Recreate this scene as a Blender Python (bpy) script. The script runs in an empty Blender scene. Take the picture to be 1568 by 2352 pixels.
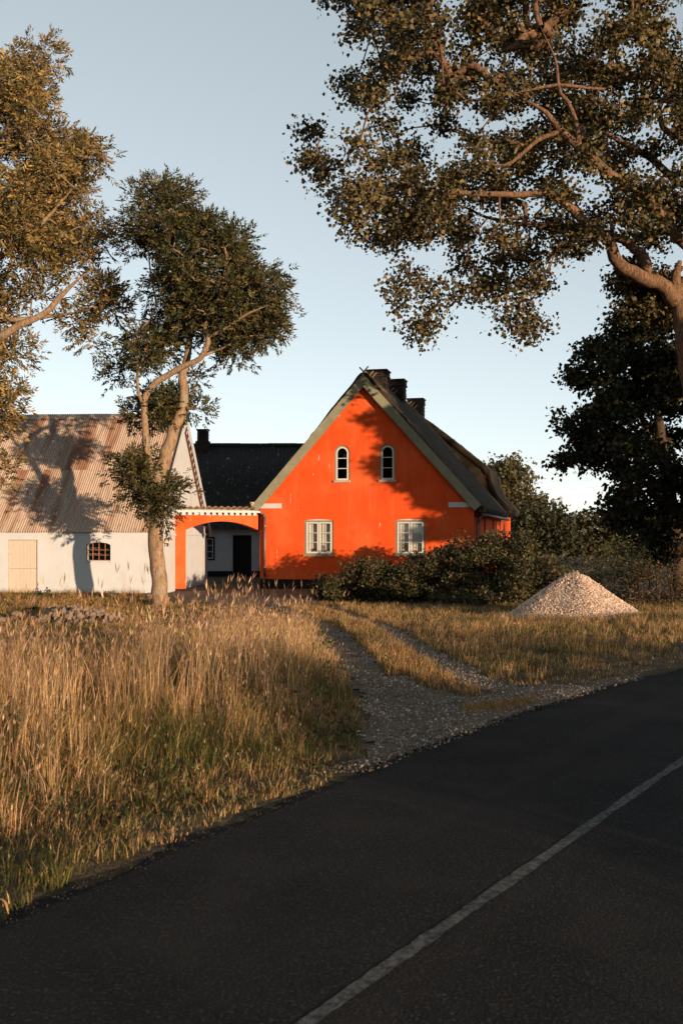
import bpy, math
import numpy as np
from mathutils import Vector, Matrix
from mathutils.geometry import tessellate_polygon
rng = np.random.default_rng(11)
S = bpy.context.scene
C = S.collection
# ------------------------------------------------------------------ camera, sky, sun, exposure
F, CX, HY, EYE = 2287.0, 784.0, 1222.0, 1.75      # focal length / centre / horizon in photo units
cam = bpy.data.cameras.new('camera'); cam.sensor_width = 36; cam.lens = 35; cam.clip_end = 6000
cam.shift_y = 46 / 2352
cam.dof.use_dof = True; cam.dof.focus_distance = 33; cam.dof.aperture_fstop = 5.0
co = bpy.data.objects.new('camera', cam); C.objects.link(co)
co.location = (0, 0, EYE); co.rotation_euler = (math.radians(90), 0, 0)
S.camera = co
AZ, EL = math.radians(38), math.radians(5.0)       # low evening sun behind the camera, to the right
w = bpy.data.worlds.new('World'); S.world = w; w.use_nodes = True
nt = w.node_tree; bg = nt.nodes['Background']
sky = nt.nodes.new('ShaderNodeTexSky'); sky.sky_type = 'NISHITA'; sky.sun_disc = False
sky.sun_elevation = EL; sky.sun_rotation = math.radians(180) - AZ
sky.air_density = 0.6; sky.dust_density = 0.0; sky.ozone_density = 0.9
hs = nt.nodes.new('ShaderNodeHueSaturation'); hs.inputs['Hue'].default_value = 0.475; hs.inputs['Saturation'].default_value = 0.56; hs.inputs['Value'].default_value = 2.4
gm = nt.nodes.new('ShaderNodeGamma'); gm.inputs[1].default_value = 0.6
nt.links.new(sky.outputs[0], hs.inputs['Color']); nt.links.new(hs.outputs[0], gm.inputs[0])
nt.links.new(gm.outputs[0], bg.inputs[0]); bg.inputs[1].default_value = 0.15
sl = bpy.data.lights.new('sun', 'SUN'); sl.energy = 5.0; sl.angle = math.radians(0.53); sl.color = (1.0, 0.74, 0.5)
so = bpy.data.objects.new('sun', sl); C.objects.link(so)
sd = Vector((-math.sin(AZ) * math.cos(EL), math.cos(AZ) * math.cos(EL), -math.sin(EL)))
so.rotation_euler = sd.to_track_quat('-Z', 'Y').to_euler(); so.location = (20, -25, 12)
S.view_settings.view_transform = 'Standard'; S.view_settings.look = 'None'
S.view_settings.exposure = 0.68; S.view_settings.gamma = 1.0

# ------------------------------------------------------------------ helpers
def P(px, py, D):
    return np.array([(px - CX) / F * D, D, EYE - (py - HY) / F * D])

def tag(o, label=None, cat=None, group=None, kind=None):
    if label: o['label'] = label
    if cat: o['category'] = cat
    if group: o['group'] = group
    if kind: o['kind'] = kind
    return o

def link(name, me, parent=None):
    o = bpy.data.objects.new(name, me); C.objects.link(o)
    if parent: o.parent = parent
    return o

def empty(name, loc, rz=0.0):
    o = bpy.data.objects.new(name, None); C.objects.link(o)
    o.location = loc; o.rotation_euler = (0, 0, rz); o.empty_display_size = 0.3
    return o

def npmesh(name, V, T, mat, parent=None, col=None, smooth=False):
    V = np.asarray(V, dtype=np.float32); T = np.asarray(T, dtype=np.int32)
    k = T.shape[1]; m = len(T)
    me = bpy.data.meshes.new(name)
    me.vertices.add(len(V)); me.vertices.foreach_set('co', V.ravel())
    me.loops.add(m * k); me.loops.foreach_set('vertex_index', T.ravel())
    me.polygons.add(m); me.polygons.foreach_set('loop_start', np.arange(0, m * k, k, dtype=np.int32))
    if smooth: me.polygons.foreach_set('use_smooth', np.ones(m, dtype=bool))
    if col is not None:
        a = me.attributes.new('col', 'FLOAT_COLOR', 'POINT')
        c4 = np.ones((len(V), 4), dtype=np.float32); c4[:, :3] = np.asarray(col) * ALB
        a.data.foreach_set('color', c4.ravel())
    me.update(calc_edges=True); me.validate()
    me.materials.append(mat)
    return link(name, me, parent)

class MB:
    """collects simple solids, then builds one mesh object"""
    def __init__(s): s.v = []; s.f = []
    def add(s, v, f):
        n = len(s.v); s.v += [tuple(map(float, p)) for p in v]; s.f += [tuple(i + n for i in q) for q in f]; return s
    def box(s, x0, x1, y0, y1, z0, z1):
        v = [(x0,y0,z0),(x1,y0,z0),(x1,y1,z0),(x0,y1,z0),(x0,y0,z1),(x1,y0,z1),(x1,y1,z1),(x0,y1,z1)]
        return s.add(v, [(0,3,2,1),(4,5,6,7),(0,1,5,4),(1,2,6,5),(2,3,7,6),(3,0,4,7)])
    def prism(s, pts, y0, y1):            # polygon in x,z (counter-clockwise seen from -y) extruded along y
        n = len(pts)
        v = [(x, y0, z) for x, z in pts] + [(x, y1, z) for x, z in pts]
        f = [tuple(range(n)), tuple(range(2 * n - 1, n - 1, -1))]
        f += [(j, i, i + n, j + n) for i in range(n) for j in [(i + 1) % n]]
        return s.add(v, f)
    def bar(s, a, b, r, n=6, r2=None):
        a = Vector(a); b = Vector(b); d = (b - a).normalized()
        u = d.orthogonal().normalized(); q = d.cross(u); r2 = r if r2 is None else r2
        v = []
        for c, rr in ((a, r), (b, r2)):
            for i in range(n):
                t = 2 * math.pi * i / n; v.append(c + (u * math.cos(t) + q * math.sin(t)) * rr)
        f = [(i, (i + 1) % n, (i + 1) % n + n, i + n) for i in range(n)]
        f += [tuple(range(n - 1, -1, -1)), tuple(range(n, 2 * n))]
        return s.add(v, f)
    def lathe(s, prof, c=(0, 0, 0), n=14):
        v = []; f = []
        for (r, z) in prof:
            for i in range(n):
                t = 2 * math.pi * i / n; v.append((c[0] + r * math.cos(t), c[1] + r * math.sin(t), c[2] + z))
        for k in range(len(prof) - 1):
            for i in range(n):
                j = (i + 1) % n; f.append((k*n+i, k*n+j, (k+1)*n+j, (k+1)*n+i))
        return s.add(v, f)
    def build(s, name, mat, parent=None, smooth=False, bevel=0):
        me = bpy.data.meshes.new(name); me.from_pydata(s.v, [], s.f); me.update()
        if smooth:
            for p in me.polygons: p.use_smooth = True
        me.materials.append(mat)
        o = link(name, me, parent)
        if bevel:
            b = o.modifiers.new('bevel', 'BEVEL'); b.width = bevel; b.segments = 2; b.limit_method = 'ANGLE'
        return o

def wall_holes(mb, outer, holes, y0, y1):
    """wall slab with openings; outlines in x,z"""
    loops = [outer] + holes
    flat = [p for l in loops for p in l]
    tris = tessellate_polygon([[Vector((x, z, 0)) for x, z in l] for l in loops])
    n = len(flat)
    v = [(x, y0, z) for x, z in flat] + [(x, y1, z) for x, z in flat]
    f = []
    for t in tris:
        f.append(tuple(t)); f.append(tuple(i + n for i in reversed(t)))
    b = 0
    for l in loops:
        m = len(l)
        for i in range(m):
            j = (i + 1) % m; f.append((b + i, b + j, b + j + n, b + i + n))
        b += m
    mb.add(v, f)

# ------------------------------------------------------------------ materials
MATS = {}
ALB = 0.64                                          # overall reflectance of the place
def objcoord(N, L, tc, mp):
    """object coordinates shifted by a per-object random amount, so that repeats do not share their pattern"""
    oi = N.new('ShaderNodeObjectInfo'); ml = N.new('ShaderNodeMath'); ml.operation = 'MULTIPLY'; ml.inputs[1].default_value = 57.0
    ad = N.new('ShaderNodeVectorMath'); L.new(oi.outputs['Random'], ml.inputs[0]); L.new(tc.outputs['Object'], ad.inputs[0]); L.new(ml.outputs[0], ad.inputs[1])
    L.new(ad.outputs[0], mp.inputs[0])
def material(name, col, rough=0.8, var=0.15, scale=4.0, bump=0.0, bscale=30.0, stretch=(1, 1, 1), spec=0.3, metal=0.0, col2=None, detail=6):
    m = bpy.data.materials.new(name); m.use_nodes = True
    N = m.node_tree.nodes; L = m.node_tree.links; b = N['Principled BSDF']
    b.inputs['Roughness'].default_value = rough; b.inputs['Specular IOR Level'].default_value = spec
    b.inputs['Metallic'].default_value = metal
    tc = N.new('ShaderNodeTexCoord'); mp = N.new('ShaderNodeMapping'); mp.inputs['Scale'].default_value = stretch
    objcoord(N, L, tc, mp)
    no = N.new('ShaderNodeTexNoise'); no.inputs['Scale'].default_value = scale; no.inputs['Detail'].default_value = detail; no.inputs['Roughness'].default_value = 0.65
    L.new(mp.outputs[0], no.inputs['Vector'])
    cr = N.new('ShaderNodeValToRGB')
    c = np.array(col) * ALB; d = np.array(col2) if col2 is not None else None
    lo = c * (1 - var) if d is None else c; hi = np.minimum(c * (1 + var), 0.95) if d is None else d
    cr.color_ramp.elements[0].position = 0.33; cr.color_ramp.elements[1].position = 0.68
    cr.color_ramp.elements[0].color = (*lo, 1); cr.color_ramp.elements[1].color = (*hi, 1)
    L.new(no.outputs[0], cr.inputs[0]); L.new(cr.outputs[0], b.inputs['Base Color'])
    if bump:
        n2 = N.new('ShaderNodeTexNoise'); n2.inputs['Scale'].default_value = bscale; n2.inputs['Detail'].default_value = 4
        L.new(mp.outputs[0], n2.inputs['Vector'])
        bp = N.new('ShaderNodeBump'); bp.inputs['Strength'].default_value = bump; bp.inputs['Distance'].default_value = 0.03
        L.new(n2.outputs[0], bp.inputs['Height']); L.new(bp.outputs[0], b.inputs['Normal'])
    MATS[name] = m
    return m

def overlay(m, col, scale, lo, hi, stretch=(1, 1, 1), detail=3, amount=1.0, offset=(0, 0, 0), rot=0.0):
    """a second colour where a noise passes a threshold (chips, rust, lichen, stains)"""
    N = m.node_tree.nodes; L = m.node_tree.links; b = N['Principled BSDF']
    src = b.inputs['Base Color'].links[0].from_socket
    tc = N.new('ShaderNodeTexCoord'); mp = N.new('ShaderNodeMapping'); mp.inputs['Scale'].default_value = stretch; mp.inputs['Location'].default_value = offset
    objcoord(N, L, tc, mp)
    if rot:
        m0 = N.new('ShaderNodeMapping'); m0.inputs['Rotation'].default_value = (0, 0, rot); lk = mp.inputs[0].links[0]; src_v = lk.from_socket; L.new(src_v, m0.inputs[0]); L.new(m0.outputs[0], mp.inputs[0])
    no = N.new('ShaderNodeTexNoise'); no.inputs['Scale'].default_value = scale; no.inputs['Detail'].default_value = detail
    L.new(mp.outputs[0], no.inputs['Vector'])
    r = N.new('ShaderNodeMapRange'); r.inputs[1].default_value = lo; r.inputs[2].default_value = hi; r.inputs[4].default_value = amount
    L.new(no.outputs[0], r.inputs[0])
    mx = N.new('ShaderNodeMix'); mx.data_type = 'RGBA'
    L.new(r.outputs[0], mx.inputs[0]); L.new(src, mx.inputs[6]); mx.inputs[7].default_value = (*(np.array(col) * ALB), 1)
    L.new(mx.outputs[2], b.inputs['Base Color'])

def leafmat(name, trans=0.25, rough=0.55, spec=0.25):
    m = bpy.data.materials.new(name); m.use_nodes = True
    N = m.node_tree.nodes; L = m.node_tree.links; b = N['Principled BSDF']; out = N['Material Output']
    at = N.new('ShaderNodeAttribute'); at.attribute_name = 'col'
    b.inputs['Roughness'].default_value = rough; b.inputs['Specular IOR Level'].default_value = spec
    L.new(at.outputs['Color'], b.inputs['Base Color'])
    tr = N.new('ShaderNodeBsdfTranslucent'); L.new(at.outputs['Color'], tr.inputs[0])
    mx = N.new('ShaderNodeMixShader'); mx.inputs[0].default_value = trans
    L.new(b.outputs[0], mx.inputs[1]); L.new(tr.outputs[0], mx.inputs[2]); L.new(mx.outputs[0], out.inputs[0])
    MATS[name] = m
    return m

def glassmat(name, refl=0.12):
    m = bpy.data.materials.new(name); m.use_nodes = True
    N = m.node_tree.nodes; L = m.node_tree.links; out = N['Material Output']
    N.remove(N['Principled BSDF'])
    tr = N.new('ShaderNodeBsdfTransparent'); tr.inputs[0].default_value = (0.94, 0.95, 0.94, 1)
    gl = N.new('ShaderNodeBsdfGlossy'); gl.inputs['Roughness'].default_value = 0.03
    no = N.new('ShaderNodeTexNoise'); no.inputs['Scale'].default_value = 3; bp = N.new('ShaderNodeBump'); bp.inputs['Strength'].default_value = 0.08
    L.new(no.outputs[0], bp.inputs['Height']); L.new(bp.outputs[0], gl.inputs['Normal'])
    mx = N.new('ShaderNodeMixShader'); mx.inputs[0].default_value = refl * .35
    L.new(tr.outputs[0], mx.inputs[1]); L.new(gl.outputs[0], mx.inputs[2]); L.new(mx.outputs[0], out.inputs[0])
    MATS[name] = m
    return m

M = MATS
material('limewash', (0.74, 0.745, 0.75), 0.9, 0.05, 1.2, 0.16, 14)
overlay(M['limewash'], (0.52, 0.44, 0.36), 2.0, 0.56, 0.78, (1, 1, 0.3), amount=0.4)
overlay(M['limewash'], (0.45, 0.36, 0.27), 9.0, 0.66, 0.74, (1.5, 1.5, 0.25), 4, 0.35)
material('limewash_bluish', (0.62, 0.66, 0.68), 0.9, 0.08, 2.0, 0.5, 14)  # bluish, slightly darker white for the rear range
material('orange_render', (0.98, 0.108, 0.012), 0.9, 0.08, 1.6, 0.4, 22)
overlay(M['orange_render'], (0.98, 0.21, 0.06), 0.9, 0.46, 0.70, amount=0.65)
overlay(M['orange_render'], (0.98, 0.19, 0.055), 3.0, 0.5, 0.75, (2.2, 2.2, .3), 6, 0.5, (1, 6, 3))
overlay(M['orange_render'], (0.66, 0.055, 0.012), 2.3, 0.52, 0.75, (1, 1, .5), 6, 0.4, (4, 2, 7))
overlay(M['orange_render'], (0.88, 0.62, 0.5), 9.0, 0.735, 0.76, (1, 1, 0.22), 2, 0.8)
material('tar', (0.012, 0.011, 0.010), 0.85, 0.3, 6, 0.3, 30)
material('green_paint', (0.33, 0.315, 0.21), 0.7, 0.16, 3, 0.15, 40, (1, 1, 1))
overlay(M['green_paint'], (0.33, 0.27, 0.17), 5, 0.58, 0.7, amount=0.6)
material('white_paint', (0.80, 0.77, 0.71), 0.55, 0.05, 6, 0.05, 60)
material('door_paint', (0.76, 0.64, 0.51), 0.7, 0.06, 3, 0.15, 40, (8, 8, 0.6))
material('thatch', (0.05, 0.031, 0.016), 0.95, 0.5, 9, 0.9, 38, (5, 0.6, 1.4))
overlay(M['thatch'], (0.26, 0.125, 0.052), 12, 0.56, 0.74, (4, .7, 1), amount=0.6)
overlay(M['thatch'], (0.03, 0.035, 0.012), 1.6, 0.5, 0.66, amount=0.8)
material('old_wood', (0.28, 0.19, 0.11), 0.85, 0.3, 6, 0.4, 30, (6, 6, 1))
material('tin', (0.66, 0.49, 0.375), 0.62, 0.16, 3.0, 0.12, 40, (3, .5, 3), 0.4)
overlay(M['tin'], (0.30, 0.115, 0.045), 1.3, 0.47, 0.64, (2.2, .16, 1), 6, 0.85)
overlay(M['tin'], (0.15, 0.085, 0.055), 7, 0.6, 0.72, (1.2, .4, 1), 4, 0.6, (3, 1, 2))
material('eternit', (0.030, 0.029, 0.027), 0.9, 0.4, 5, 0.4, 30)
overlay(M['eternit'], (0.22, 0.23, 0.21), 6, 0.66, 0.70, (1.4, 1, 0.6), 2, 0.9)
material('brick_dark', (0.034, 0.020, 0.016), 0.9, 0.45, 7, 0.5, 40)
material('brick_red', (0.16, 0.06, 0.04), 0.9, 0.3, 7, 0.5, 40)
material('mortar', (0.05, 0.042, 0.035), 0.95, 0.2, 10, 0.4, 60)
material('tile_clay', (0.62, 0.50, 0.40), 0.85, 0.12, 5, 0.3, 40)
overlay(M['tile_clay'], (0.42, 0.16, 0.08), 6, 0.52, 0.66, amount=0.7)
material('zinc', (0.20, 0.17, 0.14), 0.5, 0.25, 5, 0.1, 30, (1, 1, 1), 0.5, 0.4)
material('iron_rust', (0.45, 0.19, 0.11), 0.75, 0.2, 8, 0.3, 50)
material('iron_dark', (0.03, 0.03, 0.03), 0.6, 0.2, 8, 0.1, 50)
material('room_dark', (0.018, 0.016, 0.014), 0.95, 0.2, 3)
material('room_wood', (0.42, 0.34, 0.26), 0.9, 0.2, 3)
material('curtain', (0.82, 0.75, 0.66), 0.95, 0.08, 3, 0.1, 60)
material('terracotta', (0.42, 0.13, 0.06), 0.8, 0.12, 10, 0.1, 60)
material('white_ceramic', (0.75, 0.72, 0.66), 0.35, 0.05, 10)
material('red_ceramic', (0.45, 0.025, 0.02), 0.35, 0.05, 10)
material('dark_ceramic', (0.10, 0.08, 0.06), 0.4, 0.15, 10)
material('lamp_enamel', (0.75, 0.66, 0.55), 0.4, 0.06, 8)
material('steel_lattice', (0.42, 0.43, 0.43), 0.6, 0.06, 1)
material('asphalt', (0.017, 0.0165, 0.017), 0.9, 0.45, 0.9, 1.0, 70, spec=0.15)
overlay(M['asphalt'], (0.13, 0.10, 0.08), 62, 0.55, 0.71, detail=3, amount=0.7)
overlay(M['asphalt'], (0.038, 0.033, 0.029), 1.7, 0.5, 0.7, (1, 1, 1), 7, 0.6, (9, 3, 0))
overlay(M['asphalt'], (0.007, 0.007, 0.008), 0.55, 0.56, 0.62, (1, 1, 1), 9, 0.6, (2, 8, 0))
overlay(M['asphalt'], (0.055, 0.045, 0.037), 1.0, 0.52, 0.70, (2.2, .10, 1), 5, 0.55, (1, 5, 0), math.radians(34))
overlay(M['asphalt'], (0.018, 0.018, 0.02), 75, 0.6, 0.72, detail=2, amount=0.8, offset=(5, 2, 0))
material('road_paint', (0.15, 0.142, 0.134), 0.8, 0.2, 8, 0.6, 90)
overlay(M['road_paint'], (0.028, 0.027, 0.026), 30, 0.36, 0.60, detail=4, amount=0.95)
material('soil', (0.075, 0.050, 0.026), 0.95, 0.4, 1.3, 0.8, 22)
overlay(M['soil'], (0.20, 0.125, 0.055), 2.2, 0.48, 0.66, detail=6, amount=0.7)
overlay(M['soil'], (0.045, 0.055, 0.016), 0.7, 0.52, 0.7, detail=6, amount=0.7, offset=(3, 1, 0))
material('gravel_bed', (0.20, 0.145, 0.10), 0.95, 0.35, 26, 1.0, 70)
overlay(M['gravel_bed'], (0.10, 0.065, 0.035), 1.8, 0.5, 0.65, detail=5, amount=0.6)
material('gravel_core', (0.5, 0.37, 0.28), 0.95, 0.25, 40, 1.0, 60)  # darker than the pebbles: the shade in their gaps is painted here
material('fieldstone', (0.36, 0.25, 0.18), 0.9, 0.35, 3, 0.5, 20)
overlay(M['fieldstone'], (0.18, 0.11, 0.08), 4, 0.52, 0.65, amount=0.7)
material('bark_ash', (0.42, 0.265, 0.155), 0.95, 0.25, 5, 0.9, 26, (2.4, 2.4, 0.6))
overlay(M['bark_ash'], (0.14, 0.09, 0.055), 7, 0.52, 0.70, (2, 2, 0.5), amount=0.7)
overlay(M['bark_ash'], (0.10, 0.065, 0.04), 16, 0.54, 0.64, (2.4, 2.4, 0.45), 5, 0.75)
overlay(M['bark_ash'], (0.42, 0.36, 0.24), 2.2, 0.56, 0.66, (1, 1, 1), 6, 0.6, (3, 3, 3))
material('bark_poplar', (0.26, 0.14, 0.074), 0.95, 0.4, 9, 1.0, 20, (2.2, 2.2, 0.6))
overlay(M['bark_poplar'], (0.085, 0.05, 0.032), 9, 0.52, 0.66, (2.2, 2.2, 0.35), amount=0.8)
overlay(M['bark_poplar'], (0.06, 0.035, 0.022), 13, 0.53, 0.62, (2.0, 2.0, 0.4), 5, 0.8, (2, 2, 2))
material('bark_dark', (0.11, 0.075, 0.05), 0.95, 0.3, 5, 0.9, 20, (2.6, 2.6, 0.5))
leafmat('leaf', 0.15); leafmat('grass', 0.2, 0.7, 0.15); leafmat('stone_chips', 0.0, 0.9, 0.2)
glassmat('glass')

# ------------------------------------------------------------------ terrain
EDGE = np.array([(-16, -17.0), (-6.6, -3.0), (-4.1, 0.7), (-1.55, 4.53), (-.75, 5.9), (.32, 7.58), (1.70, 9.6), (2.75, 11.0), (4.53, 13.0), (7.2, 15.6), (11, 18.6), (17, 22.2), (28, 27), (50, 33), (110, 42)])
ROADW = 4.0
def smooth_curve(pts, n):
    pts = np.asarray(pts, float); t = np.r_[0, np.cumsum(np.linalg.norm(np.diff(pts, axis=0), axis=1))]
    m = np.gradient(pts, t, axis=0)
    u = np.linspace(0, t[-1], n); k = np.clip(np.searchsorted(t, u) - 1, 0, len(t) - 2)
    h = (t[k + 1] - t[k])[:, None]; s = ((u - t[k])[:, None]) / h
    return ((2*s**3 - 3*s**2 + 1) * pts[k] + (s**3 - 2*s**2 + s) * h * m[k] + (-2*s**3 + 3*s**2) * pts[k+1] + (s**3 - s**2) * h * m[k+1])
EC = smooth_curve(EDGE, 260)
def poly_sd(x, y, C_):
    """signed distance to an open polyline, positive on its left"""
    x = np.asarray(x, float); y = np.asarray(y, float)
    best = np.full(x.shape, 1e9); sg = np.ones(x.shape)
    for a, b in zip(C_[:-1], C_[1:]):
        d = b - a; L2 = d @ d
        t = np.clip(((x - a[0]) * d[0] + (y - a[1]) * d[1]) / L2, 0, 1)
        qx = x - a[0] - t * d[0]; qy = y - a[1] - t * d[1]
        dd = np.hypot(qx, qy); cr = d[0] * (y - a[1]) - d[1] * (x - a[0])
        u = dd < best; best = np.where(u, dd, best); sg = np.where(u, np.sign(cr), sg)
    return best * sg
EC2 = EC[::3]
def sstep(a, b, x):
    t = np.clip((x - a) / (b - a), 0, 1); return t * t * (3 - 2 * t)
def wob(x, y, f=1.0, seed=0.0):
    return (np.sin(x * 1.7 * f + seed + 1.3 * np.sin(y * .9 * f + seed)) + np.sin(y * 2.1 * f + 2.1 * seed + 1.1 * np.sin(x * 1.3 * f)) + .6 * np.sin((x + y) * 3.9 * f + seed * 3)) / 2.6
def ground_z(x, y, s=None):
    x = np.asarray(x, float); y = np.asarray(y, float)
    if s is None: s = poly_sd(x, y, EC2)
    near = np.exp(-((x) ** 2 + (y - 15) ** 2) / 60 ** 2)
    z = -0.235 * sstep(0.3, 11, s) - 0.05 * np.exp(-((s - 1.2) / .7) ** 2) * (s > 0)
    z = z + 0.035 * wob(x, y, .55, 2.0) * sstep(0.2, 1.5, s) * near * (1 - sstep(26, 30, y))
    z = np.where((s <= 0) & (s > -ROADW - .05), -0.055, z)
    z = np.where(s <= -ROADW - .05, 0.0 + 0.03 * sstep(-ROADW, -ROADW - 2, s), z)
    return z
def axis(lo, hi, step, far):
    a = np.arange(lo, hi + 1e-6, step); e = step * 1.35 ** np.arange(1, 34)
    up = hi + np.cumsum(e); dn = lo - np.cumsum(e)
    return np.r_[dn[dn > -far][::-1], a, up[up < far]]
gx = axis(-14, 16, .25, 4000); gy = axis(-8, 48, .25, 4000)
X, Y = np.meshgrid(gx, gy); Z = ground_z(X.ravel(), Y.ravel())
nx, ny = len(gx), len(gy)
i, j = np.meshgrid(np.arange(nx - 1), np.arange(ny - 1)); b0 = (j * nx + i).ravel()
Q = np.c_[b0, b0 + 1, b0 + nx + 1, b0 + nx]
tag(npmesh('ground', np.c_[X.ravel(), Y.ravel(), Z], Q, M['soil'], smooth=True), kind='structure')
# road: strip along the edge curve with slight camber and ragged edges
T_ = np.gradient(EC, axis=0); T_ /= np.linalg.norm(T_, axis=1)[:, None]; NR = np.c_[T_[:, 1], -T_[:, 0]]
EF = smooth_curve(EDGE, 900); TF = np.gradient(EF, axis=0); TF /= np.linalg.norm(TF, axis=1)[:, None]; NF = np.c_[TF[:, 1], -TF[:, 0]]
offs = [0, 0] + list(np.arange(.1, ROADW - .05, .1)) + [ROADW, ROADW]
rv = []
rag = .045 * np.sin(np.arange(900) * .9) + .04 * rng.standard_normal(900)
for k, o in enumerate(offs):
    e = (rag if k < 2 else (-rag if k > len(offs) - 3 else 0))
    p = EF + NF * (o + e * np.ones(900))[:, None]
    z = 0.03 * (1 - ((o - ROADW / 2) / (ROADW / 2)) ** 2) - .008
    if k in (0, len(offs) - 1): z = -.09
    rv.append(np.c_[p, np.full(900, z)])
rv = np.concatenate(rv); i, j = np.meshgrid(np.arange(899), np.arange(len(offs) - 1)); b0 = (j * 900 + i).ravel()
road = npmesh('road', rv, np.c_[b0, b0 + 900, b0 + 901, b0 + 1], M['asphalt'], smooth=True); tag(road, kind='structure')
LC = smooth_curve([(-9, -10), (-3.2, -1.3), (-.085, 3.56), (1.2, 5.48), (2.49, 7.40), (4.3, 9.9), (6.6, 12.4), (9.6, 15.0), (14, 18.2), (22, 22.6)], 900)
LT = np.gradient(LC, axis=0); LT /= np.linalg.norm(LT, axis=1)[:, None]; LN = np.c_[LT[:, 1], -LT[:, 0]]
lw = .034 + .004 * np.sin(np.arange(900) * .31) + .003 * rng.standard_normal(900)
p0 = LC - LN * lw[:, None]; p1 = LC + LN * lw[:, None]
def camber(o): return 0.03 * (1 - ((o - ROADW / 2) / (ROADW / 2)) ** 2) - .008 + .0015
lv = np.concatenate([np.c_[p0, camber(-poly_sd(p0[:, 0], p0[:, 1], EC))], np.c_[p1, camber(-poly_sd(p1[:, 0], p1[:, 1], EC))]])
b0 = np.arange(899)
npmesh('road_marking', lv, np.c_[b0, b0 + 900, b0 + 901, b0 + 1], M['road_paint'], road)

# gravel drive: mouth and two wheel tracks
TRL = smooth_curve([(.75, 8.2), (.62, 9.5), (.42, 11.5), (.22, 13.5), (0.02, 16), (-.2, 19), (-.7, 22.5), (-1.7, 26), (-3.0, 30), (-4.2, 34), (-5.0, 38), (-5.5, 43)], 60)
TRR = smooth_curve([(2.3, 10.2), (1.75, 11.6), (1.45, 13.0), (1.15, 15.5), (.98, 18.5), (.62, 21.5), (-.1, 25), (-1.4, 28.5), (-2.9, 33), (-3.9, 38), (-4.4, 43)], 60)
MOUTH = np.array([(.20, 7.35), (.55, 7.7), (1.75, 9.5), (2.75, 10.9), (3.5, 11.85), (2.6, 11.6), (1.9, 11.5), (1.6, 10.9), (1.25, 10.9), (.95, 11.5), (.7, 12.2), (0.3, 11.9), (.24, 10.0), (.20, 8.6)])
def in_poly(x, y, poly):
    c = np.zeros(np.shape(x), bool); q = np.roll(poly, 1, axis=0)
    for (x0, y0), (x1, y1) in zip(poly, q):
        m = (y0 > y) != (y1 > y)
        c ^= m & (x < (x1 - x0) * (y - y0) / (y1 - y0 + 1e-12) + x0)
    return c
def drive_mask(x, y, grow=0.0):
    n = .10 * wob(x, y, 2.3, 1.0) + .05 * wob(x, y, 7, 4.0)
    fade = 1 - .35 * sstep(16, 24, y)
    d1 = np.abs(poly_sd(x, y, TRL)) < (.27 + n) * fade + grow
    d2 = np.abs(poly_sd(x, y, TRR)) < (.23 + n) * fade + grow
    m = in_poly(x + n, y + n, MOUTH)
    yard = (((x + 2.4) / 3.4) ** 2 + ((y - 31) / 3.6) ** 2 < 1 + 2 * n)
    
    return d1 | d2 | m | yard
cs = .075
gx = np.arange(-7, 4.2, cs); gy = np.arange(7.2, 42, cs); X, Y = np.meshgrid(gx, gy)
sd_all = poly_sd(X.ravel(), Y.ravel(), EC2)
K = drive_mask(X.ravel(), Y.ravel()) & (sd_all > -.02)
Z = ground_z(X.ravel(), Y.ravel(), sd_all) + .014 + .006 * rng.standard_normal(X.size)
nx, ny = len(gx), len(gy); i, j = np.meshgrid(np.arange(nx - 1), np.arange(ny - 1)); b0 = (j * nx + i).ravel()
Q = np.c_[b0, b0 + 1, b0 + nx + 1, b0 + nx]; Q = Q[K[Q].sum(1) >= 3]
u, inv = np.unique(Q, return_inverse=True)
tag(npmesh('gravel_drive', np.c_[X.ravel(), Y.ravel(), Z][u], inv.reshape(Q.shape), M['gravel_bed'], smooth=True), kind='structure')

def pebbles(pos, size, col, name, parent=None):
    """little irregular stones (octahedra) as one mesh"""
    n = len(pos)
    o = np.array([(1,0,0),(-1,0,0),(0,1,0),(0,-1,0),(0,0,1),(0,0,-1)], float)
    v = o[None] * (size[:, None, None] * rng.uniform(.6, 1.2, (n, 6, 1)))
    a = rng.uniform(0, 6.28, n); ca, sa = np.cos(a), np.sin(a)
    vx = v[..., 0] * ca[:, None] - v[..., 1] * sa[:, None]; vy = v[..., 0] * sa[:, None] + v[..., 1] * ca[:, None]
    tl = rng.uniform(-.8, .8, (n, 1)); vz = v[..., 2] * .75 + vx * tl
    V = np.stack([vx, vy, vz], -1) + pos[:, None]
    f = np.array([(0,2,4),(2,1,4),(1,3,4),(3,0,4),(2,0,5),(1,2,5),(3,1,5),(0,3,5)])
    T = (f[None] + 6 * np.arange(n)[:, None, None]).reshape(-1, 3)
    return npmesh(name, V.reshape(-1, 3), T, M['stone_chips'], parent, np.repeat(col, 6, axis=0))
n = 90000
x = rng.uniform(-1.2, 3.6, n); y = 7.2 + 14 * rng.uniform(0, 1, n) ** 1.7; s = poly_sd(x, y, EC2)
k = ((drive_mask(x, y) & (s > .0)) | ((s > -.12) & (s < .22) & (rng.uniform(0, 1, n) < .35))) & (rng.uniform(0, 1, n) < .35 + .45 * (wob(x, y, 1.6, 5.) > 0))
x, y, s = x[k], y[k], s[k]
g = np.where(rng.uniform(0, 1, len(x)) < .3, rng.uniform(.4, .8, len(x)), rng.uniform(.12, .4, len(x)))[:, None]
tag(pebbles(np.c_[x, y, ground_z(x, y, np.maximum(s, .01)) + .018], rng.uniform(.004, .012, len(x)) * np.where(rng.uniform(0, 1, len(x)) < .12, 1.8, 1), g * np.array([1.15, .92, .74]), 'drive_gravel'),
    'loose grey gravel strewn over the drive mouth', 'gravel', kind='stuff')

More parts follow.
